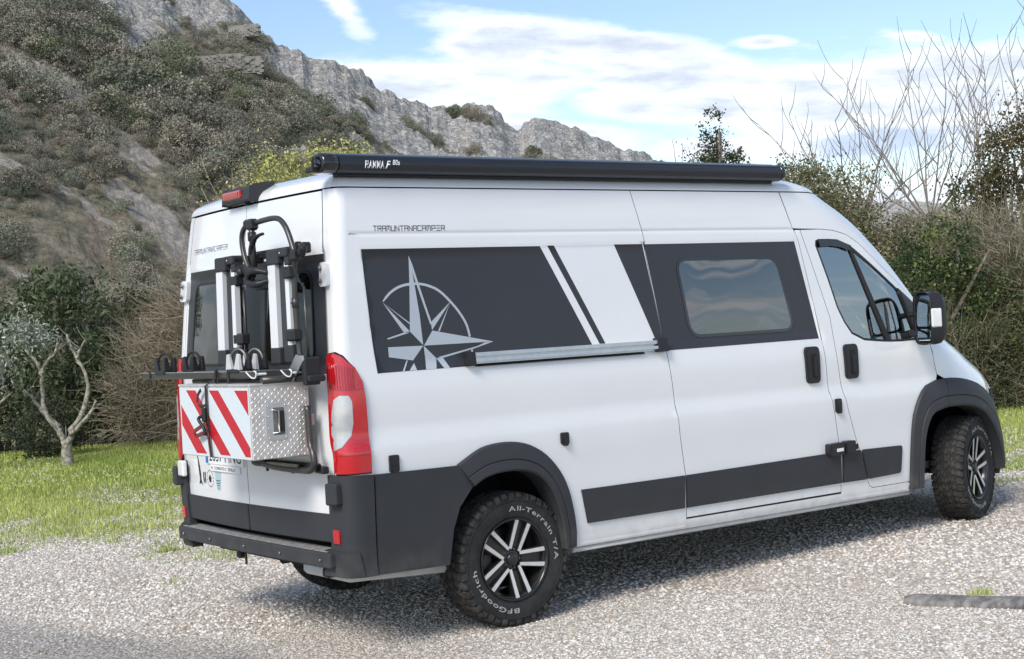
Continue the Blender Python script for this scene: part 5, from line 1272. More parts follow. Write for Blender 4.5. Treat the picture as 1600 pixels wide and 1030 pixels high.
# ------------------------------------------------------------------ hill
RT=[(100,18),(88,18),(78.1,16.53),(71.82,15.01),(67.39,13.44),(64.43,12.15),(63.97,11.86),(62.61,10.8),(60.97,10.09),(59.08,9.27),(57.67,8.35),(56.97,7.87),(55.75,7.69),(54.88,7.73),(53.79,7.36),(53.1,6.7),(52.51,7.22),(51.85,6.85),(50.89,6.41),(50.04,6.2),(48.95,5.96),(47.97,5.27),(47.09,4.52),(44.95,3.6),(41.4,3.05),(38.63,2.75),(34.62,1.9),(28,1.2),(15,.8)]
RT=RT[::-1]; ra=np.array([q[0] for q in RT]); re_=np.array([q[1] for q in RT])
def ridge(azd):
    el_=np.interp(azd,ra,re_); r=np.interp(azd,[15,40,45,48,53,58,64,78,100],[430,430,330,255,220,200,180,165,165]); b=np.interp(azd,[15,40,48,58,64,78,100],[200,190,110,80,72,62,62])
    return el_,r,b
NA,NR=820,250
A=np.linspace(15,100,NA); T=np.concatenate([np.linspace(0,1,NR-30),1+np.linspace(.012,.35,30)])
Ag,Tg=np.meshgrid(A,T,indexing='ij'); el_,rr0,bb=ridge(Ag); D=bb+(rr0-bb)*Tg
crest=(fbm(Ag*1.1,Ag*0+3,5,5)-.5)*3.0
Hr=rr0*np.tan(np.radians(el_))+CAM[2]+crest*np.clip((el_-2)/4,.2,1)
Z=np.where(Tg<=1,-1.2+(Hr+1.2)*np.clip(Tg,0,1)**1.04,Hr-(Tg-1)*(rr0-bb)*.5)
X_=C0[0]+D*np.cos(np.radians(Ag)); Y_=C0[1]+D*np.sin(np.radians(Ag))
P1=-(np.radians(Ag)*150)          # metres to the right along the slope
Q=Z+.62*P1; Lp=P1-.62*Z          # across and along the bedding
rockn=fbm(Q/8,Lp/30,5,61)*.60+fbm(Q/2.4,Lp/6,4,62)*.40
scree=np.clip((fbm(Q/3.6,Lp/34,4,83)-.60-.05*(Tg>.75))/.03,0,1)*np.clip((Ag-54)/4,0,1)
hi=np.clip(Tg,0,1)
rightside=np.clip((60-Ag)/7,0,1)
rmask=np.clip((rockn-.497+.15*hi**4+.07*rightside*hi**3-.05*rightside*(1-hi)-.13*(1-hi)*(1-rightside)-.16*np.clip((.5-hi)/.25,0,1)*(1-rightside)+.10*(fbm(Q/1.6,Lp/2.6,4,63)-.5))/.035,0,1)
bedding=ridged(Q/3.2,Lp/16,5,65); crag=(bedding-.55)*rmask*2.2+(fbm(X_/2.2,Y_/2.2+Z/1.5,5,66)-.5)*rmask*2.4
gully=(fbm(P1/14+Z/30,Z/25,3,67)-.5)*5*np.clip(hi*(1-hi)*4,0,1)
small=(fbm(X_/1.1,Y_/1.1,4,68)-.5)*.9
Zf=Z+(crag+small)*np.clip(Tg*8,0,1)+gully*np.where(Tg<=1,1,0)
# break the skyline into rock teeth
top=np.exp(-((Tg-1)/.05)**2); Zf+=top*(fbm(P1/3.6,Z/6,4,71)-.5)*2.6*np.clip((el_-3)/3,0,1)
V=np.stack([X_,Y_,Zf],-1).reshape(-1,3); k=len(T); i=np.arange(NA-1)[:,None]*k+np.arange(k-1)[None]; F=np.stack([i,i+1,i+k+1,i+k],-1).reshape(-1,4)
def hillmat():
    m=bpy.data.materials.new('limestone_hillside'); m.use_nodes=True; nt=m.node_tree; b=nt.nodes['Principled BSDF']; b.inputs['Roughness'].default_value=.92; b.inputs['Specular IOR Level'].default_value=.1
    g=nt.nodes.new('ShaderNodeNewGeometry'); v=g.outputs['Position']; at=nt.nodes.new('ShaderNodeAttribute'); at.attribute_name='rock'; rk=NX(nt,at.outputs['Fac'])
    at2=nt.nodes.new('ShaderNodeAttribute'); at2.attribute_name='height'; ht=NX(nt,at2.outputs['Fac'])
    n1=noise(nt,v,.35,8,.65); n2=noise(nt,v,1.6,8,.68); n3=noise(nt,v,.09,5,.6)
    x,y,z=xyz(nt,v); cr_=noise(nt,comb(nt,x*.7,y*.7,z*1.5),1.3,9,.78,1.0); vk=voro(nt,comb(nt,x+n2*1.5,y+n1*1.5,z*1.4),.55,'DISTANCE_TO_EDGE')
    rock=mixc(nt,n2.step(.3,.7),(.44,.425,.40),(.80,.78,.74)); rock=mixc(nt,(1.0-(cr_-.5)._m('ABSOLUTE').step(0,.045))*.75,rock,(.085,.08,.07))
    rock=mixc(nt,(1.0-vk.step(0,.05))*.55,rock,(.13,.125,.115)); rock=mixc(nt,n1.step(.5,.68)*.45,rock,(.36,.31,.25))
    veg=mixc(nt,n2.step(.32,.66),(.15,.148,.10),(.32,.28,.205)); veg=mixc(nt,n1.step(.48,.62)*.8,veg,(.40,.345,.265)); veg=mixc(nt,n3.step(.5,.62)*(1.0-ht.step(.2,.5))*.7,veg,(.36,.28,.225))
    veg=mixc(nt,(noise(nt,v,3.1,3,.6)-.62).step(0,.05)*.8,veg,(.38,.36,.33))
    at3=nt.nodes.new('ShaderNodeAttribute'); at3.attribute_name='scree'; veg=mixc(nt,(NX(nt,at3.outputs['Fac'])+(n2-.5)*.6).step(.3,.7)*.85,veg,mixc(nt,n2.step(.3,.7),(.36,.32,.28),(.58,.54,.49)))
    nt.links.new(mixc(nt,(rk+(n2-.5)*.7).step(.35,.6),veg,rock),b.inputs['Base Color'])
    bn=nt.nodes.new('ShaderNodeBump'); bn.inputs['Strength'].default_value=1; bn.inputs['Distance'].default_value=.6; nt.links.new((n2+cr_*.8).k,bn.inputs['Height']); nt.links.new(bn.outputs[0],b.inputs['Normal']); return m
HILL=hillmat(); o=npmesh('hill',V,F,HILL,attr={'rock':rmask.ravel(),'height':hi.ravel(),'scree':scree.ravel()},smooth=False); tag(o,kind='structure')
def quads(P,S_,tint,r,flat=.0,asp=1.0):
    """random leaf quads: P (n,3) centres, S_ (n) half sizes"""
    n=len(P); u=r.normal(size=(n,3)); u[:,2]*=1-flat; u/=np.linalg.norm(u,axis=1)[:,None]; w=r.normal(size=(n,3)); w-=u*(w*u).sum(1)[:,None]; w/=np.linalg.norm(w,axis=1)[:,None]
    u=u*S_[:,None]*asp; w=w*S_[:,None]
    V=np.stack([P-u,P-w*.6,P+u,P+w*.6],1).reshape(-1,3); return V,np.arange(4*n).reshape(-1,4),np.repeat(tint,4,0)
# hillside shrubs
r=np.random.default_rng(33); ns=30000; Vs=[];Ts=[]
ai=r.integers(0,NA,ns*3); ti=(r.uniform(.0,1,ns*3)**.8*(NR-32)).astype(int); 
vegd=fbm(Q/11,Lp/20,4,72)+.10*(1-hi)-.055*np.clip((.42-hi)/.3,0,1)
keep=(rmask[ai,ti]<.35)&(scree[ai,ti]<.4)&(vegd[ai,ti]+r.uniform(-.10,.10,ns*3)>.515)&(A[ai]>30); ai=ai[keep][:ns];ti=ti[keep][:ns]
cen=np.stack([X_[ai,ti],Y_[ai,ti],Zf[ai,ti]],-1); ns=len(cen); sz=(1-.55*np.clip(hi[ai,ti]*1.3-.3,0,1)**3)*(.28+r.gamma(2.0,.24,ns)).clip(.28,2.0)*np.clip(.7+1.2*(vegd[ai,ti]-.45)*4,.6,1.7)
pal=np.array([[.17,.185,.135],[.21,.22,.16],[.25,.255,.195],[.29,.265,.205],[.34,.305,.24],[.165,.185,.115]])
pi_=np.minimum((fbm(cen[:,0]/9,cen[:,1]/9+cen[:,2]/5,3,73)*1.5-.45+r.uniform(0,.55,ns))*6,5.99).clip(0).astype(int)
src=bpy.data.collections.new('shrub_shapes')
def shrubmat():
    m=leafmat('hill_shrub',.12,.75); nt=m.node_tree; at=[n for n in nt.nodes if n.type=='ATTRIBUTE'][0]
    ai_=nt.nodes.new('ShaderNodeAttribute'); ai_.attribute_type='INSTANCER'; ai_.attribute_name='hue'
    c=mixc(nt,1.0,at.outputs['Color'],ai_.outputs['Color'],'MULTIPLY')
    for l in list(at.outputs['Color'].links):
        if l.to_node.type!='MIX': nt.links.new(c,l.to_socket)
    return m
SHM=shrubmat()
for v_ in range(7):
    nl=[1500,1400,1500,1300,1600,1000,1300][v_]; lob=r.integers(4,8); lc=r.normal(size=(lob,3))*np.array([.42,.42,.22])+np.array([0,0,.32]); lr=r.uniform(.32,.62,lob)
    li=r.integers(0,lob,nl); dd=r.normal(size=(nl,3)); dd/=np.linalg.norm(dd,axis=1)[:,None]; dd[:,2]=np.abs(dd[:,2])*1.1-.25
    p_=lc[li]+dd*(lr[li]*r.uniform(.72,1.08,nl))[:,None]; tn=np.ones((nl,3))*r.uniform(.8,1.2,(nl,1))*(.85+.3*vn(lc[li][:,0:1]*9,lc[li][:,1:2]*9,3))
    V,F,Tn=quads(p_,r.uniform(.022,.055,nl),tn,r); o=npmesh('shrub_shape',V,F,SHM,tint=Tn); COL.objects.unlink(o); src.objects.link(o)
o=npmesh('hillside_shrubs',cen,np.array([[0,1,2]]),SHM,attr={'sz':sz,'turn':r.uniform(0,6.28,ns)})
o.data.clear_geometry(); me=o.data; me.vertices.add(ns); me.vertices.foreach_set('co',cen.astype(np.float32).ravel())
for n_,v_ in (('sz',sz),('turn',r.uniform(0,6.28,ns))):
    a_=me.attributes.get(n_) or me.attributes.new(n_,'FLOAT','POINT'); a_.data.foreach_set('value',v_.astype(np.float32))
hue=pal[pi_]*r.uniform(.62,1.25,(ns,1)); a_=me.attributes.new('hue','FLOAT_COLOR','POINT'); a_.data.foreach_set('color',np.concatenate([hue,np.ones((ns,1))],1).astype(np.float32).ravel())
ng=bpy.data.node_groups.new('hillside_shrubs','GeometryNodeTree'); ng.interface.new_socket('Geometry',in_out='INPUT',socket_type='NodeSocketGeometry'); ng.interface.new_socket('Geometry',in_out='OUTPUT',socket_type='NodeSocketGeometry')
N=ng.nodes.new; L=ng.links.new; gi=N('NodeGroupInput'); go=N('NodeGroupOutput'); mp=N('GeometryNodeMeshToPoints'); ci_=N('GeometryNodeCollectionInfo'); ci_.inputs['Collection'].default_value=src; ci_.inputs['Separate Children'].default_value=True; ci_.inputs['Reset Children'].default_value=True
ip=N('GeometryNodeInstanceOnPoints'); ip.inputs['Pick Instance'].default_value=True
na=N('GeometryNodeInputNamedAttribute'); na.data_type='FLOAT'; na.inputs['Name'].default_value='sz'; nb=N('GeometryNodeInputNamedAttribute'); nb.data_type='FLOAT'; nb.inputs['Name'].default_value='turn'
cx_=N('ShaderNodeCombineXYZ'); L(nb.outputs['Attribute'],cx_.inputs[2]); L(gi.outputs[0],mp.inputs['Mesh']); L(mp.outputs[0],ip.inputs['Points']); L(ci_.outputs[0],ip.inputs['Instance']); L(na.outputs['Attribute'],ip.inputs['Scale']); L(cx_.outputs[0],ip.inputs['Rotation']); L(ip.outputs[0],go.inputs[0])
o.modifiers.new('shrubs','NODES').node_group=ng; tag(o,'grey green garrigue shrubs covering the rocky hillside','shrubs',kind='stuff')
# dry stone wall and ruin near the crest
def hill_at(azd,el_t):
    j=int(np.argmin(np.abs(A-azd))); e=np.degrees(np.arctan2(Zf[j]-CAM[2],D[j])); ix=np.where(e[:NR-30]>=el_t)[0]; i_=int(ix[0]) if len(ix) else NR-31
    return Vector((X_[j,i_],Y_[j,i_],Zf[j,i_])),D[j,i_]
WALLM=pmat('dry_stone',(.25,.235,.21),.9,var=.3,vscale=1.2,bump=.5,bscale=3,bdist=.05)
def stonewall(name,pts,h,th,label,cat):
    root=empty(name,pts[0]); tag(root,label,cat); r=random.Random(5); m=MB(); o0=pts[0]
    for i in range(len(pts)-1):
        a,b=pts[i]-o0,pts[i+1]-o0; L_=(b-a).length; n_=max(1,int(L_/.42)); ang=math.atan2(b.y-a.y,b.x-a.x)
        for k in range(n_):
            for l in range(int(h/.22)-r.choice((0,0,0,1,1,2))):
                p=a.lerp(b,(k+.5+(.5 if l%2 else 0))/n_); m.box((p.x+r.uniform(-.03,.03),p.y+r.uniform(-.03,.03),p.z-.3+.22*l+r.uniform(-.03,.03)),(.44*r.uniform(.85,1.1),th*r.uniform(.8,1.15),.225*r.uniform(.85,1.1)),rot=(ang,'Z'))
    o=m.build('wall_stones',WALLM,root); o['kind']='stuff'; m=MB()
    for i in range(len(pts)-1):
        a,b=pts[i]-o0,pts[i+1]-o0; c=(a+b)/2; m.box((c.x,c.y,c.z-.3+h*.5-.22),((b-a).length*1.02,th*.7,h),rot=(math.atan2(b.y-a.y,b.x-a.x),'Z'))
    m.build('wall_core',WALLM,root)['kind']='stuff'; return root
pts=[hill_at(a,e)[0] for a,e in((65.1,9.72),(64.3,9.78),(63.5,9.74),(62.75,9.55))]; dmin=min((p-Vector(CAM)).length for p in pts)
pts=[Vector(CAM)+(p-Vector(CAM)).normalized()*(dmin-1.0) for p in pts]
stonewall('stone_wall',pts,1.5,.8,'dry stone terrace wall high on the slope below the crest','wall')
pts=[hill_at(a,10.95)[0] for a in(63.9,63.3,62.75)]; dmin=min((p-Vector(CAM)).length for p in pts)
pts=[Vector(CAM)+(p-Vector(CAM)).normalized()*dmin for p in pts]
stonewall('ruined_wall',pts,1.3,.9,'ruined grey stone wall standing on the skyline of the hill','ruin')
# ------------------------------------------------------------------ plants
def pol(azd,d,z=0): return Vector((C0[0]+d*math.cos(R_(azd)),C0[1]+d*math.sin(R_(azd)),z))
def crown(name,par,blobs,n,leaf,pal,seed,asp=1.0,clump=.16,mat=None,shell=.55,origin=None):
    """leaf quads gathered in clumps through the volume of some ellipsoids"""
    r=np.random.default_rng(seed); vol=np.array([b[1][0]*b[1][1]*b[1][2] for b in blobs])**.67; vol/=vol.sum(); P=[];C=[]; pal=np.array(pal)
    for (c,rd),w in zip(blobs,vol):
        m_=max(30,int(n*w)); nc=max(8,m_//45); dd=r.normal(size=(nc,3)); dd/=np.linalg.norm(dd,axis=1)[:,None]; cc=dd*(r.uniform(shell,1.0,(nc,1)))*np.array(rd)*(1+.22*(vn(dd[:,0:1]*3+seed,dd[:,1:2]*3+dd[:,2:3]*2,seed)-.5)*2)
        ci=r.integers(0,nc,m_); p=cc[ci]+r.normal(size=(m_,3))*clump*np.array(rd).mean()*r.uniform(.5,1.2,(nc,1))[ci]
        P.append(p+np.array(c)); base=pal[r.integers(0,len(pal),nc)][ci]; C.append(base*r.uniform(.7,1.3,(m_,1))*r.uniform(.8,1.2,(nc,1))[ci])
    P=np.concatenate(P);C=np.concatenate(C); k=P[:,2]>-.02-(origin.z if origin is not None else 0); P=P[k];C=C[k]
    V,F,T=quads(P,leaf*r.uniform(.6,1.3,len(P)),C,r,asp=asp); return npmesh(name,V,F,mat or LEAF,par,tint=T)
def twigs(name,par,starts,n,ln,rad,col,seed,spread=1.0,up=.6,droop=.5,mat=None):
    """thin crooked twigs, each a real three-sided stem of 4 joints"""
    r=np.random.default_rng(seed); cen=np.array([s[0] for s in starts]); rd=np.array([s[1] for s in starts]); w=rd.prod(1)**.67; w/=w.sum()
    k=r.choice(len(starts),n,p=w); p=cen[k]+r.uniform(-1,1,(n,3))*rd[k]*.8; q=(p-cen[k])/rd[k]; out=q/ (np.linalg.norm(q,axis=1)[:,None]+.01)
    d=out*spread+r.normal(size=(n,3))*.7+np.array([0,0,up]); d/=np.linalg.norm(d,axis=1)[:,None]; L=ln*r.uniform(.4,1.2,n); S=4; pts=[p]
    for j in range(S-1):
        d=d+r.normal(size=(n,3))*.28; d[:,2]-=droop*.25*j*.5; d/=np.linalg.norm(d,axis=1)[:,None]; p=p+d*(L/(S-1))[:,None]; p[:,2]=np.maximum(p[:,2],.02); pts.append(p)
    V=[]; base=rad*r.uniform(.6,1.4,n)
    for j in range(S):
        t=pts[min(j+1,S-1)]-pts[max(j-1,0)]; t/=np.linalg.norm(t,axis=1)[:,None]+1e-9; a=np.cross(t,[.3,.2,1.0]); a/=np.linalg.norm(a,axis=1)[:,None]+1e-9; b=np.cross(t,a); rr_=(base*(1-.75*j/(S-1)))[:,None]
        for an in(0,2.094,4.189): V.append(pts[j]+(a*math.cos(an)+b*math.sin(an))*rr_)
    V=np.stack(V,1).reshape(-1,3); f=[]
    for j in range(S-1):
        for c in range(3): f.append((j*3+c,j*3+(c+1)%3,(j+1)*3+(c+1)%3,(j+1)*3+c))
    F=(np.arange(n)[:,None,None]*(3*S)+np.array(f)[None]).reshape(-1,4)
    C=np.array(col)*r.uniform(.6,1.45,(n,1)); return npmesh(name,V,F,mat or TWIG,par,tint=np.repeat(C,3*S,0))
def limb(mb,p,d,L,r0,depth,rnd,up=.25,split=3,curve=.25,tips=None,minr=.003,ang=.55):
    P=[Vector(p)]; d=Vector(d).normalized(); n=6
    for i in range(n):
        d=(d+Vector((rnd.gauss(0,curve),rnd.gauss(0,curve),rnd.gauss(0,curve)+up))*.28).normalized(); P.append(P[-1]+d*L/n)
    rr=[max(minr,r0*(1-.55*i/n)) for i in range(n+1)]; mb.tube(P,rr,6 if r0>.02 else 4,cap=False)
    if depth<=0:
        if tips is not None: tips.append(P[-1])
        return
    for k in range(split):
        i=n if k==0 else rnd.randint(2,n); a=rnd.uniform(.5,1.2)*ang; ax=Vector((rnd.gauss(0,1),rnd.gauss(0,1),rnd.gauss(0,.4))).normalized(); dd=(Matrix.Rotation(a,3,ax)@d)
        limb(mb,P[i],dd,L*rnd.uniform(.55,.85),rr[i]*.72,depth-1,rnd,up,split,curve,tips,minr,ang)
# -- pruned olives on the left
def olive(x,y,scale,limbs,label,seed,tuft,group):
    root=empty('olive_tree',(x,y,0)); tag(root,label,'olive tree',group); rnd=random.Random(seed); m=MB()
    side=Vector((.808,-.589,0)); dp=Vector((.589,.808,0))
    L=lambda P:[side*a+dp*c+Vector((0,0,b)) for a,b,c in P]
    for P,r0,r1 in limbs:
        Q=sm3(L(P),4); n=len(Q); m.tube([q+Vector((rnd.gauss(0,.008),rnd.gauss(0,.008),0)) for q in Q],[r0+(r1-r0)*i/(n-1)+rnd.uniform(-.004,.006) for i in range(n)],8)
    m.build('trunk',BARKL,root)
    tw=MB()
    for P,r0,r1 in limbs:
        Q=sm3(L(P),4)
        for j in range(3):
            q=Q[rnd.randint(len(Q)//2,len(Q)-1)]; d=Vector((rnd.gauss(0,1),rnd.gauss(0,1),rnd.uniform(.4,1.4))).normalized(); tw.tube([q,q+d*.10,q+d*.20+Vector((0,0,.04))],[.008,.005,.002],4)
    tw.build('twig',BARKL,root)
    if tuft: crown('crown',root,[(tuple(L([c])[0]),rd) for c,rd in tuft],1500,.020,[(.32,.35,.28),(.44,.47,.39),(.22,.25,.18)],seed,asp=1.6,clump=.42,shell=.1)
OG='pruned olive trees on the grass to the left'
S1=20.7/2314
olive(3.19,12.20,1,[([(0,-.05,0),(-.01,.18,0),(-.0,.36,0)],.085,.070),
 ([(-.02,.32,0),(-.12,.50,.05),(-.24,.75,.0),(-.30,1.05,.05),(-.27,1.30,.0),(-.33,1.45,.0),(-.48,1.62,.05)],.042,.017),
 ([(-.27,1.28,0),(-.20,1.42,.02),(-.06,1.55,0),(-.02,1.68,0)],.028,.012),
 ([(-.10,.55,.05),(-.32,.78,.1),(-.45,.98,.1),(-.56,1.08,.1)],.032,.012),
 ([(.02,.32,0),(.10,.50,-.05),(.26,.72,-.05),(.33,1.00,0),(.30,1.30,0),(.20,1.50,.05),(.10,1.78,.05)],.042,.016),
 ([(.24,1.45,0),(.27,1.55,0),(.36,1.68,0)],.02,.01),
 ([(.08,.44,-.05),(.24,.55,-.2),(.42,.72,-.25),(.52,.88,-.3)],.034,.013)],'heavily pruned grey olive tree with five bare limbs beside the grass',3,
 [((-.50,1.85,.1),(.28,.28,.26)),((-.30,1.72,.2),(.22,.22,.18))],OG)
olive(2.15,12.6,1,[([(-.02,-.05,0),(.0,.3,0),(.10,.62,0),(.22,.95,0),(.26,1.25,.0),(.34,1.45,0)],.05,.022),([(.16,.8,0),(.30,.92,0),(.46,1.05,0)],.03,.012),([(.0,.25,0),(-.15,.6,.1),(-.22,1.0,.1)],.03,.012)],
 'slender leaning olive tree at the left edge with sparse silvery leaves',8,[((.28,1.45,0),(.24,.24,.38)),((-.1,1.2,0),(.3,.3,.3))],OG)
# -- evergreen and brown shrubs behind the olives
DG=[(.095,.125,.062),(.125,.155,.078),(.070,.090,.050)]; OLV=[(.17,.18,.105),(.22,.22,.135),(.135,.145,.085)]; BRN=[(.15,.125,.085),(.20,.165,.11),(.10,.085,.06)]
def shrub(name,azd,d,blobs,n,leaf,pal,seed,label,cat,group=None,tw=None,asp=1.0,clump=.16,trunk=True):
    o=pol(azd,d); root=empty(name,o); tag(root,label,cat,group); side=Vector((math.sin(R_(azd)),-math.cos(R_(azd)),0)); dp=Vector((math.cos(R_(azd)),math.sin(R_(azd)),0))
    B=[(tuple(side*a+dp*b+Vector((0,0,c))),rd) for a,b,c,rd in blobs]
    if n: crown('foliage',root,B,n,leaf,pal,seed,asp=asp,clump=clump)
    if tw: twigs('twigs',root,[(b[0],b[1]) for b in B],*tw)
    if trunk:
        m=MB(); rnd=random.Random(seed)
        for b in B:
            for k in range(3): m.tube([(b[0][0]*.3+rnd.gauss(0,.1),b[0][1]*.3+rnd.gauss(0,.1),-.05),(b[0][0]*.7,b[0][1]*.7,b[0][2]*.5),(b[0][0]+rnd.gauss(0,.2),b[0][1]+rnd.gauss(0,.2),b[0][2])],[.05,.035,.015],6)
        m.build('trunk',BARK,root)
    return root
GL_='evergreen shrubs behind the olive trees'
shrub('pine_bush',70.5,24.5,[(0,0,1.6,(.9,.9,1.3)),(.15,.1,.8,(1.1,1.0,.8)),(-.2,.2,2.4,(.5,.6,.6))],11625,0.032,DG,1,'dark green pine bush behind the pruned olive tree','bush',GL_,asp=1.9)
shrub('evergreen_shrub',72.8,26,[(0,0,1.3,(1.3,1.1,1.3)),(.6,0,2.0,(.7,.8,.7)),(-.6,0,2.1,(.8,.8,.8))],21700,0.032,OLV,2,'tall olive green shrub at the left edge behind the leaning olive','bush',GL_)
shrub('evergreen_shrub',75.5,25,[(0,0,1.3,(1.4,1.1,1.4))],13950,0.032,OLV+DG,3,'broad green shrub cut by the left edge of the picture','bush',GL_)
shrub('low_shrub',71.6,22.6,[(0,0,.42,(.55,.45,.5))],6200,0.021,[(.045,.06,.035),(.08,.09,.05)],4,'low dusty green shrub between the two olive trees','bush',GL_,trunk=False)
shrub('evergreen_shrub',68.3,27,[(0,0,1.3,(1.2,1,1.2)),(.3,0,1.9,(.6,.7,.6))],15500,0.032,[(.06,.07,.035),(.09,.085,.05)],5,'olive brown shrub right of the dark pine bush','bush',GL_)
BT=(.235,.20,.145)
GB='brown leafless thickets left of the van'
shrub('bramble_thicket',66.6,23.5,[(0,0,.9,(1.0,.8,.95)),(.55,.1,1.5,(.9,.8,1.1)),(-.5,0,.6,(.7,.6,.6))],6000,.022,[(.10,.10,.04),(.17,.14,.08)],6,'dense grey brown leafless thicket beside the rear corner of the van','thicket',GB,tw=(5200,.62,.0048,BT,16))
shrub('bramble_thicket',64.6,23,[(0,0,1.1,(1.2,.9,1.2)),(.35,0,2.1,(.85,.8,.8))],7000,.022,[(.16,.13,.05),(.20,.16,.07)],7,'tall tawny thicket of bare twigs rising behind the rear of the van','thicket',GB,tw=(5600,.70,.0048,(.24,.20,.14),17))
shrub('bramble_thicket',69.3,25.5,[(0,0,1.0,(.9,.7,1.0))],1200,.022,[(.12,.11,.05)],8,'small grey thicket below the dark pine bush','thicket',GB,tw=(2600,.6,.0048,(.20,.17,.12),18))
shrub('bramble_thicket',61.5,25,[(0,0,1.4,(1.8,.9,1.5))],1600,.022,[(.12,.11,.05)],9,'thicket of bare twigs almost hidden behind the van','thicket',GB,tw=(2600,.6,.0048,(.20,.17,.12),19))
# pale bare branches reaching up behind the rear door
for (azd,d,L0,sd,lab) in((65.2,20.5,1.25,3,'pale bare sapling with upturned twigs left of the rear pillar'),(64.4,21.0,1.6,7,'taller pale bare sapling beside the high brake light')):
    root=empty('bare_sapling',pol(azd,d)); tag(root,lab,'sapling','pale bare saplings behind the rear of the van'); m=MB(); rnd=random.Random(sd)
    limb(m,(0,0,-.05),(0,0,1),L0*1.15,.03,3,rnd,.35,3,.25,None,.004,.75); m.build('branches',TWIGP,root)
# yellow-green bush over the roof
YL=[(.52,.50,.17),(.42,.42,.14),(.62,.58,.24),(.28,.30,.12)]
root=shrub('flowering_tree',61.9,26,[(0,0,3.7,(1.25,1.1,.95)),(.95,0,4.1,(.75,.7,.65)),(-.75,0,3.3,(.7,.7,.6)),(.35,0,4.35,(.55,.5,.45)),(-.3,0,4.15,(.4,.4,.5))],13950,0.028,YL,21,'yellow green tree in young leaf rising behind the rear of the roof','tree',clump=.2)
# -- right-hand side
JG=[(.17,.165,.085),(.23,.215,.115),(.12,.125,.065),(.30,.27,.155)]
GJ='juniper hedge behind the cab of the van'
shrub('juniper_bush',42.2,22.5,[(0,0,2.0,(.95,1.0,1.6)),(-.25,0,2.95,(.60,.8,.70))],26350,0.025,JG,31,'bushy olive green juniper rising behind the roof of the cab','juniper',GJ,clump=.12)
shrub('juniper_bush',41.0,21.5,[(0,0,1.65,(.95,1.0,1.45)),(-.35,.2,2.4,(.68,.8,.66))],26350,0.025,JG,32,'dense juniper behind the windscreen pillar','juniper',GJ,clump=.12)
shrub('juniper_bush',39.9,21,[(0,0,1.25,(.85,.9,1.15)),(-.2,0,1.85,(.62,.7,.60))],21700,0.024,JG,33,'rounded juniper just above the door mirror','juniper',GJ,clump=.12)
shrub('juniper_bush',45.2,24,[(0,0,1.7,(1.3,1.1,1.5))],10850,0.028,JG,34,'juniper hidden behind the sliding door side of the roof','juniper',GJ)
shrub('conifer',45.75,23,[(0,0,3.0,(.42,.42,1.1)),(.02,0,4.15,(.16,.16,.45)),(.38,0,3.55,(.20,.2,.42)),(-.25,0,3.3,(.2,.2,.3))],8060,0.022,[(.05,.065,.028),(.09,.09,.04)],35,'small pointed conifer poking up behind the awning','conifer',clump=.22)
shrub('ivy_bush',38.0,19.0,[(0,0,1.2,(.70,.6,1.0)),(.15,0,2.0,(.42,.5,.50)),(-.1,0,.6,(.65,.5,.65)),(.65,.3,1.1,(.55,.5,.85))],16275,0.024,[(.050,.080,.030),(.075,.11,.038),(.16,.19,.06),(.035,.058,.022)],36,'dark glossy ivy-clad bush right of the door mirror','ivy bush',clump=.17)
shrub('ivy_bush',36.2,21.5,[(0,0,2.7,(.45,.45,.5)),(.1,0,1.2,(.5,.5,.8))],6510,0.024,[(.06,.09,.035),(.09,.12,.05)],37,'small dark ivy bush near the right edge','ivy bush',clump=.2)
GR='brown leafless thickets right of the van'
BR2=(.25,.215,.15)
for i,(azd,d,bl,nt_,lab) in enumerate(((37.6,21.3,[(0,0,1.2,(1.1,.8,1.2)),(0,0,1.95,(.9,.8,.65))],4200,'tall tangled thicket of bare brown twigs right of the ivy'),
  (35.6,20.3,[(0,0,1.1,(1.1,.8,1.1)),(.1,0,1.85,(1.0,.8,.75))],4200,'wide brown thicket of bare twigs at the right edge'),
  (36.6,19.3,[(0,0,.55,(1.1,.5,.6))],2200,'low straw coloured thicket at the edge of the grass on the right'),
  (33.5,20.0,[(0,0,1.2,(1.2,.8,1.2))],3000,'brown thicket cut off by the right edge of the picture'),
  (39.3,22.6,[(0,0,1.95,(.8,.7,.6)),(0,0,1.1,(.8,.7,1.0))],3000,'grey brown thicket between the juniper and the ivy'),
  (31.0,20.5,[(0,0,1.3,(1.4,.8,1.6))],2500,'brown thicket beyond the right edge of the picture'))):
    shrub('bramble_thicket',azd,d,bl,15000,.018,[(.12,.15,.06),(.17,.18,.085),(.075,.10,.04),(.17,.15,.09)],40+i,lab,'thicket',GR,tw=(int(nt_*.85),.46,.0042,BR2,50+i))
shrub('evergreen_tree',34.5,21.0,[(0,0,3.25,(.55,.6,.50)),(-.3,0,2.8,(.4,.45,.4)),(.45,0,3.6,(.55,.6,.5))],10075,0.024,[(.12,.10,.045),(.085,.085,.035),(.17,.13,.06)],61,'rusty green evergreen tree at the right edge in front of the sky','tree',clump=.2)
GT='bare fan-shaped trees against the sky on the right'
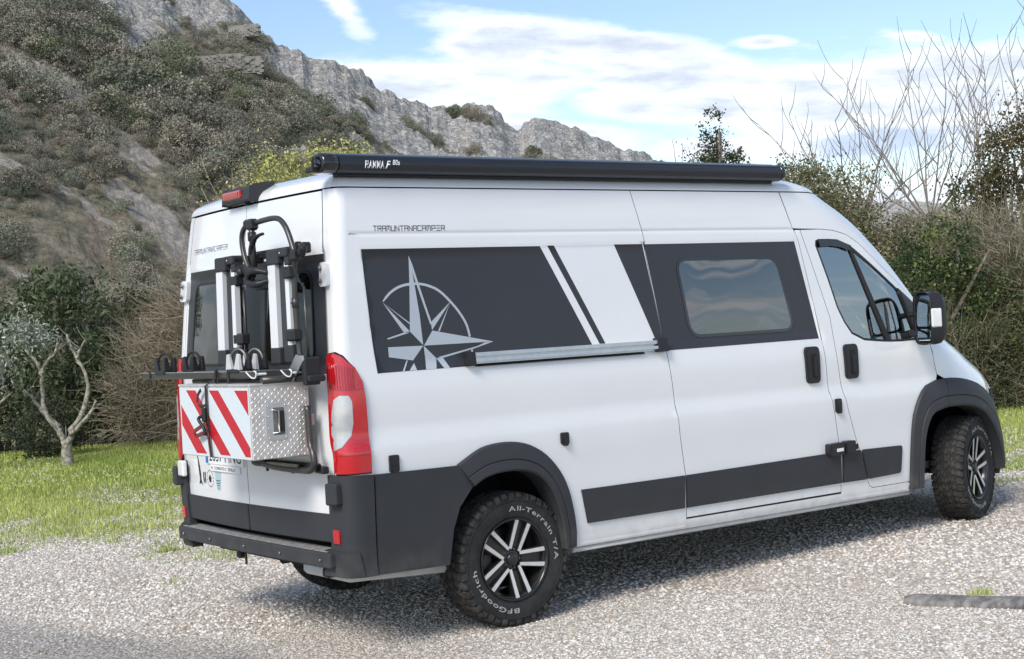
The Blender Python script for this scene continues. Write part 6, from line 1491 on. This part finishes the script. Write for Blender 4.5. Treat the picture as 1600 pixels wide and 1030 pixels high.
def baretree(azd,d,h0,hh,sd,lab,spread,n=7,lean=0.0,upc=.10):
    root=empty('bare_tree',pol(azd,d)); tag(root,lab,'bare tree',GT); m=MB(); rnd=random.Random(sd); side=Vector((math.sin(R_(azd)),-math.cos(R_(azd)),0)); dp=Vector((math.cos(R_(azd)),math.sin(R_(azd)),0))
    top=side*lean*h0+Vector((0,0,h0)); m.tube([Vector((0,0,-.1)),top*.5+side*.03,top],[.055,.045,.032],8)
    m.build('trunk',TWIGD,root)
    for k in range(n):
        t=(k+.5)/n*2-1; b=MB(); d0=(side*(t*spread+rnd.gauss(0,.05))+dp*rnd.gauss(0,.35)+Vector((0,0,1.0-.25*abs(t)))).normalized(); L=hh*rnd.uniform(.75,1.05)*(1-.15*abs(t))
        # long upward-curving rod with side shoots
        P=[top.copy()]; dd=d0.copy(); S=9
        for i in range(S):
            dd=(dd+Vector((rnd.gauss(0,.10),rnd.gauss(0,.11),upc+rnd.gauss(0,.06)))).normalized(); P.append(P[-1]+dd*L/S)
        b.tube(P,[.012*(1-i/S)+.0040 for i in range(S+1)],6,cap=False)
        for i in range(2,S+1):
            for q_ in range(1 if i>5 else 2):
                if rnd.random()<.95:
                    sdv=side*rnd.choice((-1,1))*rnd.uniform(.6,1.2)+dp*rnd.gauss(0,.4); e=(dd+sdv*.8).normalized(); Ls=L*rnd.uniform(.12,.34); Q2=[P[i]]
                    for j in range(5): e=(e+Vector((rnd.gauss(0,.08),rnd.gauss(0,.08),.22))).normalized(); Q2.append(Q2[-1]+e*Ls/5)
                    b.tube(Q2,[.0068,.006,.0052,.0045,.0038,.003],5,cap=False)
        b.build('branch',TWIGD,root)
baretree(40.3,24,2.5,2.6,5,'low bare tree with spreading rods above the juniper hedge',1.15,10,-.05,.055)
baretree(37.9,25,2.6,3.1,9,'largest bare tree with long curved rods reaching highest into the sky',1.1,11,.0,.06)
baretree(36.0,24,2.5,2.9,14,'bare tree with upright rods near the right edge',.45,6,.02)
baretree(34.4,22.5,2.6,3.0,19,'tall bare tree cut by the right edge of the picture',.40,5,.0)
baretree(45.9,24.5,2.6,1.55,23,'thin bare tree either side of the pointed conifer',.5,4,.0)
baretree(42.3,25.5,1.9,1.9,29,'short bare tree behind the juniper hedge',.55,5,.0)
# far trees beyond the hedge fill the gap to the hill foot
